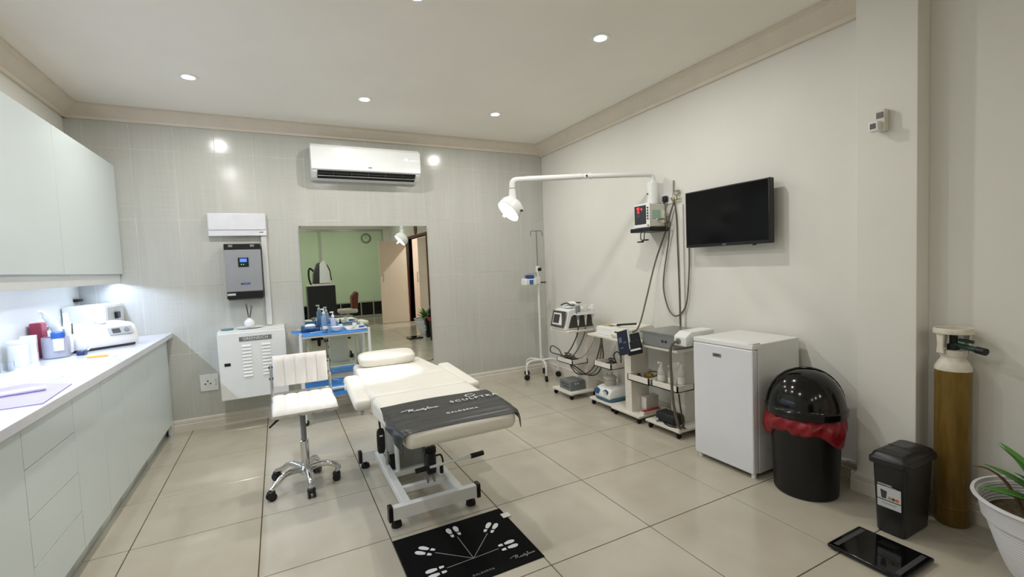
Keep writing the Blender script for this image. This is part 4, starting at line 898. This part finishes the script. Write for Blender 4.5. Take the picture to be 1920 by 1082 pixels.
obj('forearm', MB().tube([(2.25, 3.124, 2.076), (1.8, 3.185, 2.045), (1.76, 3.19, 2.042)], [.022, .024, .02], 14).tube([(1.765, 3.19, 2.042), (1.7, 3.197, 2.035), (1.672, 3.2, 2.015), (1.668, 3.2, 1.97)], .0225, 14, smooth=4), WPL, t)
obj('neck', MB().cyl((1.668, 3.2, 1.967), (1.668, 3.2, 1.88), .024, .03), WPL, t)
obj('neck_ring', MB().cyl((1.668, 3.2, 1.966), (1.668, 3.2, 1.971), .0235), DGR, t)
HC = Vector((1.655, 3.21, 1.815)); HD = Vector((-.745, -.02, -.695)).normalized()
hu = HD.orthogonal().normalized(); hf = frame(HC, hu, HD.cross(hu))
if (hf.to_3x3() @ Vector((0, 0, 1))).dot(HD) < 0: hf = hf @ Matrix.Rotation(PI, 4, 'X')
hd = obj('lamp_head', MB().lathe([(0, -.075), (.05, -.072), (.085, -.05), (.1, -.02), (.102, .03), (.097, .035), (.095, .028), (0, .028)], n=40, mtx=hf), WPL, t)
obj('lens', MB().lathe([(0, .031), (.085, .031), (.094, .029), (.094, .027), (0, .027)], n=40, mtx=hf), mat('surgical_glow', (255, 255, 255), .3, var=0, emit=(255, 252, 248), estr=12), hd)
obj('grab_handle', MB().tube([hf @ Vector((0, 0, .03)), hf @ Vector((0, 0, .1))], [.015, .012], 14), WPL, hd)
for a in (0, 1.2, 2.4): obj('led_cell', MB().cyl(hf @ Vector((.04*math.cos(a), .04*math.sin(a), .031)), hf @ Vector((.04*math.cos(a), .04*math.sin(a), .033)), .012, n=6), mat('led_cell', (190, 180, 205), .2, var=0, emit=(210, 205, 235), estr=3), hd)
obj('head_knob', MB().cyl(hf @ Vector((.09, .05, -.01)), hf @ Vector((.102, .057, -.01)), .009, n=10), DGR, hd)
ld = bpy.data.lights.new('lamp', 'SPOT'); ld.energy = SURGICAL_W; ld.spot_size = math.radians(25); ld.spot_blend = .45; ld.shadow_soft_size = .05; ld.color = (1, .98, .95)
l = bpy.data.objects.new('lamp', ld); COL.objects.link(l); l.parent = t
lp = HC+HD*.1; tgt = Vector((.52, 3.28, .66))
l.location = WM[t.name].inverted() @ lp; l.rotation_euler = (tgt-lp).to_track_quat('-Z', 'Y').to_euler()

# ================================================================== MONITOR SHELF, SOCKETS, CABLES, TV
single('wall_shelf', MB().box(2.8, XR, 2.91, 3.15, 1.61, 1.645, .004), BPL, 'small black wall shelf under the vital signs monitor', 'shelf')
t = thing('vital_signs_monitor', 'ivory vital signs monitor with red digits on the black wall shelf', 'monitor', (2.89, 3.01, 1.646))
obj('case', MB().box(2.822, 2.99, 2.925, 3.105, 1.648, 1.845, .008, 3), WPL2, t)
obj('front_bezel', MB().box(2.81, 2.824, 2.92, 3.11, 1.6455, 1.85, .006, 3), WPL, t)
obj('screen', MB().box(2.8085, 2.811, 2.96, 3.1, 1.675, 1.835, .002), mat('screen_dark', (52, 54, 62), .2, var=0), t)
REDL = mat('red_digits', (255, 60, 60), .4, var=0, emit=(255, 40, 50), estr=5)
mf = frame((2.8084, 3.055, 1.81), (0, -1, 0), (0, 0, 1))
obj('digits', text_mb('98', .032, mf, bold=.0006), REDL, t, label='red lit digits')
obj('digits', text_mb('72', .026, frame((2.8084, 3.052, 1.782), (0, -1, 0), (0, 0, 1)), bold=.0006), REDL, t)
obj('pulse_bar', MB().box(2.807, 2.8085, 3.005, 3.02, 1.795, 1.812), REDL, t)
for z in (1.757, 1.742): obj('scale_mark', MB().box(2.8078, 2.8085, 3.04, 3.07, z, z+.003), MGR, t)
for i in range(5): obj('button', MB().cyl((2.804, 2.94, 1.81-i*.023), (2.811, 2.94, 1.81-i*.023), .0075, n=14), DGR, t)
obj('alarm_button', MB().cyl((2.804, 2.938, 1.663), (2.811, 2.938, 1.663), .008, n=14), mat('amber', (210, 150, 50), .4), t)
obj('side_label', MB().box(2.845, 2.935, 2.9238, 2.9252, 1.715, 1.79), mat('mint_label', (160, 198, 178), .5), t)
obj('side_plug', MB().cyl((2.9, 2.915, 1.71), (2.9, 2.925, 1.71), .01).box(2.96, 2.985, 2.912, 2.925, 1.68, 1.79, .004), WPL2, t)
cable('monitor_lead', [(2.9, 2.92, 1.71), (2.93, 2.885, 1.71), (2.965, 2.85, 1.68), (2.985, 2.875, 1.6), (3.0, 2.905, 1.5), (3.005, 2.965, 1.25), (3.005, 2.975, 1.1), (3.005, 2.93, .95), (3.0, 2.86, .885), (3.0, 2.78, .91), (3.005, 2.72, 1.02), (3.005, 2.69, 1.3), (3.005, 2.687, 1.5)], .0065, GC, 'grey lead hanging in a long loop from the monitor up to the television')
cable('cuff_hose', [(3.005, 2.83, 1.86), (2.99, 2.87, 1.74), (2.99, 2.925, 1.6), (2.96, 3.02, 1.35), (2.86, 3.03, 1.05), (2.74, 2.98, .86), (2.66, 2.945, .79), (2.61, 2.94, .775)], .007, GC, 'grey hose slanting from the wall hook down to the navy cuff', 8, 'hose')
cable('wall_cable', [(3.012, 2.835, 1.84), (3.02, 2.825, 1.7), (3.018, 2.82, 1.5), (3.02, 2.815, 1.2), (3.02, 2.812, .95), (3.018, 2.81, .72)], .006, GC, 'grey cable hanging straight down the wall beside the trunking')
single('wall_trunking', MB().box(3.012, XR, 2.755, 2.79, .72, 1.82, .003), PAINT, 'narrow cream cable trunking running down the wall beside the television', 'trunking')
cable('small_lead', [(2.86, 3.08, 1.61), (2.857, 3.085, 1.575), (2.862, 3.08, 1.545), (2.862, 3.05, 1.54), (2.857, 3.04, 1.575), (2.86, 3.035, 1.61)], .004, DC, 'short dark looped lead below the black wall shelf')
t = thing('lead_clip', 'small black finger clip hanging below the wall shelf', 'clip', (2.862, 3.06, 1.525))
obj('shell', MB().box(2.845, 2.875, 3.0, 3.055, 1.536, 1.548, .005, 2).box(2.845, 2.875, 3.06, 3.12, 1.523, 1.535, .005, 2), BPL, t)
t = thing('wall_socket', 'white wall socket with two black plugs beside the lamp mount', 'socket', (3.02, 2.95, 1.84))
obj('plate', MB().box(3.018, XR-.001, 2.87, 3.01, 1.84, 1.93, .003), WPL, t)
obj('plug', MB().box(2.985, 3.018, 2.985, 3.02, 1.862, 1.905, .01, 3), BPL, t)
obj('plug', MB().box(2.98, 3.018, 2.905, 2.95, 1.858, 1.91, .012, 3).cyl((2.99, 2.93, 1.86), (2.985, 2.935, 1.835), .007), BPL, t)
obj('plug_lead', MB().tube([(2.985, 2.935, 1.835), (2.99, 2.94, 1.78), (3.0, 2.9, 1.75), (3.005, 2.91, 1.68), (2.99, 2.92, 1.66)], .004, 6, smooth=5), LC, t)
t = thing('wall_hook', 'brass wall hook holding cables next to the television', 'hook', (3.02, 2.81, 1.85))
BRASS = mat('brass', (176, 156, 98), .35, metal=.7)
obj('back_plate', MB().box(3.022, XR-.001, 2.775, 2.86, 1.845, 1.885, .003), WPL2, t)
for y in (2.785, 2.815, 2.845): obj('prong', MB().tube([(3.02, y, 1.87), (2.992, y, 1.862), (2.984, y, 1.885)], .005, 8, smooth=3), BRASS, t)
t = thing('tv_aerial_lead', 'pale aerial lead sticking up from the wall hook', 'cable', (3.02, 2.84, 1.86))
obj('lead', MB().tube([(3.02, 2.85, 2.03), (3.02, 2.852, 1.95), (3.015, 2.845, 1.92), (3.01, 2.81, 1.9), (3.01, 2.785, 1.915), (3.015, 2.79, 1.935), (3.018, 2.83, 1.94)], .006, 8, smooth=5), LC, t)
t = thing('television', 'black flat television mounted on the right wall', 'television', (2.98, 2.3, 1.45))
obj('case', MB().box(2.915, 2.965, 1.935, 2.635, 1.452, 1.885, .005, 2), BPL, t)
obj('screen', MB().box(2.9125, 2.9155, 1.947, 2.623, 1.475, 1.875), mat('tv_screen', (6, 7, 10), .12, var=0, spec=.25), t)
obj('bracket', MB().box(2.965, XR-.001, 2.15, 2.42, 1.58, 1.78, .004), DGR, t)
obj('badge', MB().box(2.9135, 2.9155, 2.27, 2.30, 1.459, 1.466), MGR, t)
obj('sensor', MB().box(2.93, 2.95, 2.055, 2.075, 1.444, 1.453, .002), BPL, t)
t = thing('motion_sensor', 'small ivory alarm sensor on a bracket on the pilaster', 'sensor', (2.87, 1.3, 2.0))
obj('back_box', MB().box(2.855, 2.899, 1.265, 1.31, 2.0, 2.11, .004), WPL2, t)
obj('head', MB().box(2.82, 2.862, 1.28, 1.325, 1.998, 2.05, .006, 2), WPL, t)
obj('lens', MB().box(2.8175, 2.821, 1.29, 1.315, 2.01, 2.038), mat('lens_dark', (88, 84, 74), .2), t)
obj('window', MB().box(2.8515, 2.8555, 1.272, 1.302, 2.065, 2.095), mat('lens_dark', (88, 84, 74), .2), t)

# ================================================================== FRIDGE, BINS, CYLINDER, PLANT, SCALE
t = thing('mini_fridge', 'white under-counter fridge standing beside the black dome bin', 'fridge', (2.77, 2.015, 0))
obj('cabinet', MB().box(2.575, 2.99, 1.795, 2.235, .025, .832, .006, 2), WMET, t)
obj('door', MB().box(2.52, 2.568, 1.793, 2.237, .03, .80, .008, 3), mat('fridge_door', (224, 226, 232), .4, var=.01), t)
obj('door_seal', MB().box(2.567, 2.576, 1.8, 2.23, .04, .8), MGR, t)
obj('top_trim', MB().box(2.522, 2.6, 1.793, 2.237, .802, .834, .006, 2), WPL, t)
obj('hinge', MB().box(2.53, 2.6, 1.797, 1.83, .834, .84, .002), WPL2, t)
bf = frame((2.52, 2.045, .735), (0, -1, 0), (0, 0, 1))
obj('badge', MB().box(-.033, .033, -.012, .012, 0, .002, .0009, 1, mtx=bf), mat('badge_silver', (150, 152, 156), .3, metal=.5), t)
obj('lettering', text_mb('DEFY', .019, frame((2.518, 2.045, .735), (0, -1, 0), (0, 0, 1)), bold=.0003), INK_K, t, label='dark DEFY badge lettering')
for y in (1.815, 2.21):
    for x in (2.55, 2.95): obj('foot', MB().cyl((x, y, 0), (x, y, .03), .014, n=14), WPL, t)
GX, GY = 2.675, 1.575
t = thing('dome_bin', 'tall black bin with a glossy domed lid and red bag', 'bin', (GX, GY, 0))
obj('body', MB().lathe([(0, 0), (.155, 0), (.162, .01), (.176, .42), (.176, .45), (0, .45)], c=(GX, GY, 0), n=48), mat('bin_black', (14, 14, 15), .45, var=.1), t)
LIDM = mat('lid_black', (10, 10, 11), .13, var=.1)
ld_ = obj('lid', MB().lathe([(.196, .46), (.205, .465), (.207, .5), (.2, .505), (.198, .52), (.19, .56), (.172, .61), (.142, .655), (.1, .69), (.05, .709), (0, .714)], c=(GX, GY, 0), n=56, cap=False), LIDM, t, ang=50)
obj('lid_ridge', MB().tube([(GX+.2*math.cos(a)*math.cos(b), GY+.2*math.sin(b)*1.0*(-1)*math.cos(a)*1.0, .505+.213*math.sin(a)) for b in (.75,) for a in [PI*k/24 for k in range(25)]], .006, 8), LIDM, ld_)
obj('finger_slot', MB().box(-.045, .045, -.008, .008, -.006, .004, .005, 2, mtx=frame((GX-.178*.85, GY-.178*.53, .545), (.53, -.85, 0), (.5, .3, 1))), BPL, ld_)
random.seed(4)
ph = [random.uniform(0, 6.28) for _ in range(6)]
def bag(u, v):
    a = 2*PI*u
    wob = .012*math.sin(3*a+ph[0])+.008*math.sin(7*a+ph[1])+.005*math.sin(13*a+ph[2])
    low = .345+.03*math.sin(2*a+ph[3])+.018*math.sin(5*a+ph[4])
    z = .462+(low-.462)*v
    r = .186+.02*math.sin(PI*v)+wob*v*1.2+.004*math.sin(17*a+8*v)
    if v > .95: r -= .006
    return (GX+r*math.cos(a), GY+r*math.sin(a), z)
obj('bin_bag', MB().sheet(bag, 120, 12, .0012), RED, t, label='crumpled red plastic bin bag', ang=70)
t = thing('lidded_bin', 'small dark square bin with a printed label in front of the gas cylinder', 'bin', (2.68, 1.11, 0))
def rrect(x0, x1, y0, y1, z, r=.02, n=4):
    P = []
    for cx, cy, a0 in ((x1-r, y1-r, 0), (x0+r, y1-r, PI/2), (x0+r, y0+r, PI), (x1-r, y0+r, 1.5*PI)):
        for k in range(n+1): P.append((cx+r*math.cos(a0+PI/2*k/n), cy+r*math.sin(a0+PI/2*k/n), z))
    return P
BINM = mat('bin_charcoal', (30, 30, 32), .32, var=.1)
obj('body', MB().loft([rrect(2.565, 2.79, 1.055, 1.165, 0), rrect(2.56, 2.8, 1.05, 1.17, .01), rrect(2.545, 2.82, 1.04, 1.18, .35)]), BINM, t, ang=40)
obj('rim', MB().loft([rrect(2.532, 2.832, 1.03, 1.19, .345), rrect(2.53, 2.834, 1.028, 1.192, .35), rrect(2.53, 2.834, 1.028, 1.192, .372), rrect(2.535, 2.83, 1.032, 1.188, .376)]), BINM, t)
obj('lid', MB().loft([rrect(2.537, 2.828, 1.034, 1.186, .376), rrect(2.545, 2.82, 1.04, 1.18, .393), rrect(2.57, 2.8, 1.055, 1.165, .403)]), BINM, t, ang=50)
obj('lid_recess', MB().box(2.68, 2.685, 1.05, 1.17, .402, .4045).box(2.6, 2.605, 1.06, 1.16, .402, .4045), BGL, t)
lf = frame((2.5515, 1.11, .185), (0, -1, 0), (-.044, 0, 1))
lab = obj('label_sheet', MB().box(-.048, .048, -.052, .052, 0, .0012, mtx=lf), mat('label_grey', (196, 198, 200), .6), t, label='white printed product label')
obj('label_print', MB().prism([(-.035, .035), (-.008, .03), (-.012, -.008), (-.03, -.008)], 'z', .0012, .0018), DGR, lab).data.transform(WM[t.name].inverted() @ lf @ WM[t.name])
obj('label_line', MB().box(-.048, .048, -.017, -.013, .0012, .0018, mtx=lf), INK_K, lab)
for i, c_ in enumerate(((150, 150, 90), (110, 60, 50), (200, 110, 50))): obj('label_picture', MB().poly2([(.003+.015*i+.008*math.cos(k*PI/4), .0+.008*math.sin(k*PI/4)) for k in range(8)], lf @ Matrix.Translation((0, 0, .0012))), mat('pic%d' % i, c_, .6), lab)
obj('label_text', MB().box(-.046, .012, .058, .064, .0, .001, mtx=lf).box(-.012, .03, .05, .055, .0012, .0018, mtx=lf).box(-.03, .03, -.035, -.026, .0012, .0018, mtx=lf), mat('print_grey', (170, 172, 172), .6), lab)
KX, KY, KR = 2.935, 1.012, .069
t = thing('gas_cylinder', 'tall olive brown gas cylinder with a white shoulder and guard ring', 'gas cylinder', (KX, KY, 0))
OLV = mat('olive_paint', (122, 96, 42), .36, metal=.25, var=.18, vscale=10, stretch=(6, 6, .8))
CYW = mat('chipped_white', (216, 210, 196), .4, var=.1, vscale=30)
obj('body', MB().lathe([(0, 0), (.062, 0), (KR, .012), (KR, .775), (0, .775)], c=(KX, KY, 0), n=40), OLV, t)
obj('weld_band', MB().lathe([(KR, .09), (KR+.0012, .092), (KR+.0012, .096), (KR, .098)], c=(KX, KY, 0), n=40, cap=False), OLV, t)
obj('shoulder', MB().lathe([(0, .775), (KR+.001, .775), (KR, .79), (.058, .815), (.047, .83), (.045, .85), (0, .85)], c=(KX, KY, 0), n=40), CYW, t)
g = obj('guard', MB().lathe([(.047, .845), (.05, .845), (.052, .875), (.046, .875)], c=(KX, KY, 0), n=36), CYW, t)
obj('guard_ring', MB().lathe([(.07, .955), (.076, .957), (.077, .972), (.073, .983), (.067, .98), (.068, .958)], c=(KX, KY, 0), n=40), CYW, t)
for a in (2.6, 4.4+1.25, 1.0): obj('guard_post', MB().prism([(-.02, .86), (.02, .86), (.014, .9), (.022, .965), (-.022, .965), (-.014, .9)], 'y', -.004, .004), CYW, g).data.transform(WM[t.name].inverted() @ Matrix.Translation((KX+.06*math.cos(a), KY+.06*math.sin(a), 0)) @ Matrix.Rotation(a+PI/2, 4, 'Z') @ WM[t.name])
vl = obj('valve', MB().cyl((KX, KY, .85), (KX, KY, .95), .016).box(KX-.025, KX+.025, KY-.018, KY+.018, .865, .905, .005), BPL, t)
obj('valve_outlet', MB().cyl((KX, KY, .9), (KX-.045, KY-.1, .892), .013).cyl((KX-.0, KY-.02, .925), (KX+.0, KY-.075, .92), .008), mat('valve_green', (32, 66, 52), .35), vl)
obj('outlet_cap', MB().cyl((KX-.045, KY-.1, .892), (KX-.06, KY-.135, .889), .017), BPL, vl)
PX_, PY_ = 2.735, .6
t = thing('plant_pot', 'large white ribbed plastic plant pot at the right edge', 'plant pot', (PX_, PY_, 0))
prof = [(0, 0), (.14, 0)]
for k in range(25):
    z = .004+k*.0125; r = .14+.105*(z/.32)**.75
    prof += [(r, z), (r+.0035, z+.004), (r+.0035, z+.008)]
prof += [(.262, .318), (.268, .322), (.266, .33), (.255, .33), (.243, .28), (.235, .235)]
obj('shell', MB().lathe(prof, c=(PX_, PY_, 0), n=64, cap=False), mat('pot_white', (222, 222, 224), .45, var=.02), t, ang=25)
obj('soil', MB().lathe([(0, .245), (.12, .252), (.235, .24), (.235, .235), (0, .235)], c=(PX_, PY_, 0), n=40), mat('soil', (84, 74, 56), .95, var=.4, vscale=40, bump=1, bscale=60), t)
LEAF = mat('leaf_green', (84, 142, 58), .35, var=.25, vscale=9)
def leaf_mb(c, yaw, ln, wd, rise, droop):
    d = Vector((math.cos(yaw), math.sin(yaw), 0)); s = Vector((-d.y, d.x, 0))
    def f(u, v):
        w_ = wd*(math.sin(PI*min(1, v*.93+.07))**.75)*(1-.35*v) if v < .999 else 0
        p = Vector(c)+d*(ln*v*(.35+.65*v))+Vector((0, 0, rise*v-droop*v*v))
        q = (u-.5)*2
        return p+s*(q*w_/2)+Vector((0, 0, abs(q)*w_*.22))
    return MB().sheet(f, 4, 10, .0015)
def plant(loc, n, sc, lb, seed=1, name='aloe_plant'):
    random.seed(seed); t = thing(name, lb, 'plant', loc)
    for i in range(n):
        yaw = 2*PI*i*.382+random.uniform(-.2, .2); k = i/n
        obj('leaf', leaf_mb((.02*math.cos(yaw), .02*math.sin(yaw), 0), yaw, sc*(.2+.1*random.random())*(1-.4*k), sc*.105, sc*(.17+.15*k), sc*.06*(1-k)), LEAF, t, local=True, ang=60)
    return t
plant((PX_, PY_, .252), 15, 1.0, 'green fleshy leaved plant growing in the white ribbed pot', 3)
t = thing('dry_leaf', 'thin dry brown leaf sticking out of the white ribbed pot', 'leaf', (PX_-.03, PY_+.1, .255))
obj('blade', MB().tube([(0, 0, 0), (-.02, .05, .12), (-.05, .1, .17), (-.08, .14, .175)], [.007, .006, .004, .0015], 6, smooth=4), mat('dry_leaf', (110, 86, 54), .6), t, local=True)
t = thing('bathroom_scale', 'black glass bathroom scale on the floor in front of the small bin', 'scale', (2.34, 1.055, 0))
obj('platform', MB().box(2.205, 2.476, .908, 1.203, .008, .026, .006, 3), BGL, t)
STR = mat('scale_strip', (70, 70, 70), .4)
obj('electrode', MB().box(2.225, 2.455, 1.165, 1.185, .026, .0268), STR, t); obj('electrode', MB().box(2.225, 2.455, .928, .948, .026, .0268), STR, t)
obj('display', MB().box(2.4, 2.44, 1.02, 1.09, .026, .0265), mat('scale_display', (22, 22, 24), .2), t)
for x in (2.23, 2.45):
    for y in (.935, 1.175): obj('foot', MB().cyl((x, y, 0), (x, y, .009), .014, n=14), BRUB, t)

# ================================================================== BEHIND THE CAMERA (seen in the mirror)
t = thing('black_cabinet', 'black storage cabinet seen in the mirror beside the frosted glass', 'cabinet', (.79, -.35, 0))
obj('body', MB().box(.52, 1.05, -.62, -.09, .06, 1.1, .004), mat('cab_black', (24, 25, 27), .4, var=.1), t)
obj('plinth', MB().box(.54, 1.03, -.6, -.11, 0, .06), BPL, t)
obj('top_board', MB().box(.51, 1.06, -.63, -.08, 1.1, 1.118, .003), WPL2, t)
t = thing('laser_machine', 'white and dark tabletop laser machine on the black cabinet, seen in the mirror', 'machine', (.82, -.35, 1.118))
obj('base', MB().box(.62, .98, -.5, -.16, 1.119, 1.14, .008), WPL, t)
obj('case', MB().prism([(.64, 1.14), (.66, 1.35), (.74, 1.56), (.86, 1.6), (.95, 1.3), (.96, 1.14)], 'y', -.5, -.16, .01), mat('laser_dark', (58, 54, 52), .4), t)
obj('front_shell', MB().prism([(.76, 1.15), (.78, 1.55), (.87, 1.63), (.96, 1.4), (.985, 1.15)], 'y', -.52, -.14, .012), WPL, t)
obj('screen', MB().prism([(.99, 1.2), (.965, 1.4), (.915, 1.52), (.93, 1.53), (.98, 1.41), (1.003, 1.2)], 'y', -.48, -.18), BGL, t)
obj('hose', MB().tube([(.66, -.2, 1.4), (.6, -.18, 1.46), (.57, -.17, 1.4), (.57, -.17, 1.25), (.6, -.18, 1.13)], .018, 10, smooth=5), BPL, t)
t = thing('lounge_chair', 'brown and white lounge chair seen in the mirror before the frosted glass', 'chair', (1.45, -1.3, 0))
obj('seat', MB().box(1.2, 1.62, -1.5, -1.1, .4, .5, .04, 3), WPL2, t)
obj('backrest', MB().prism([(1.5, .5), (1.62, .5), (1.66, .86), (1.6, .9), (1.5, .78)], 'y', -1.45, -1.15, .02), mat('brown_leather', (122, 62, 44), .5, var=.1), t)
obj('pedestal', MB().cyl((1.41, -1.3, .03), (1.41, -1.3, .4), .03).lathe([(0, 0), (.2, 0), (.2, .012), (.03, .03), (0, .03)], c=(1.41, -1.3, 0)), CHROME, t)
t = thing('wall_clock', 'oval ring wall clock on the frosted glass, seen in the mirror', 'clock', (2.35, YF, 2.2))
obj('ring', MB().lathe([(.1, 0), (.14, .002), (.145, .02), (.105, .025)], mtx=frame((2.36, YF-.04, 2.3), (1, 0, 0), (0, 0, 1)) @ Matrix.Rotation(PI, 4, 'X') if 0 else frame((2.36, YF-.045, 2.3), (-1, 0, 0), (0, 0, 1)), n=36, cap=False).box(2.355, 2.365, YF-.045, YF-.03, 2.3, 2.37), mat('clock_grey', (120, 130, 112), .4), t)
t = thing('wall_mask', 'brown carved wall ornament above the doorway, seen in the mirror', 'ornament', (3.02, -1.0, 2.2))
obj('carving', MB().sup((3.015, -.95, 2.33), (.03, .22, .3), .8, .9, 24, 14), BROWN, t)
t = thing('corridor_pot', 'white plant pot in the corridor beyond the doorway', 'plant pot', (3.75, -1.55, 0))
obj('shell', MB().lathe([(0, 0), (.11, 0), (.16, .3), (.15, .3), (.11, .22), (0, .22)], c=(3.75, -1.55, 0), n=32), mat('pot_white', (222, 222, 224), .45), t)
plant((3.75, -1.55, .22), 9, 1.1, 'green plant in the corridor beyond the doorway', 5, 'corridor_plant')
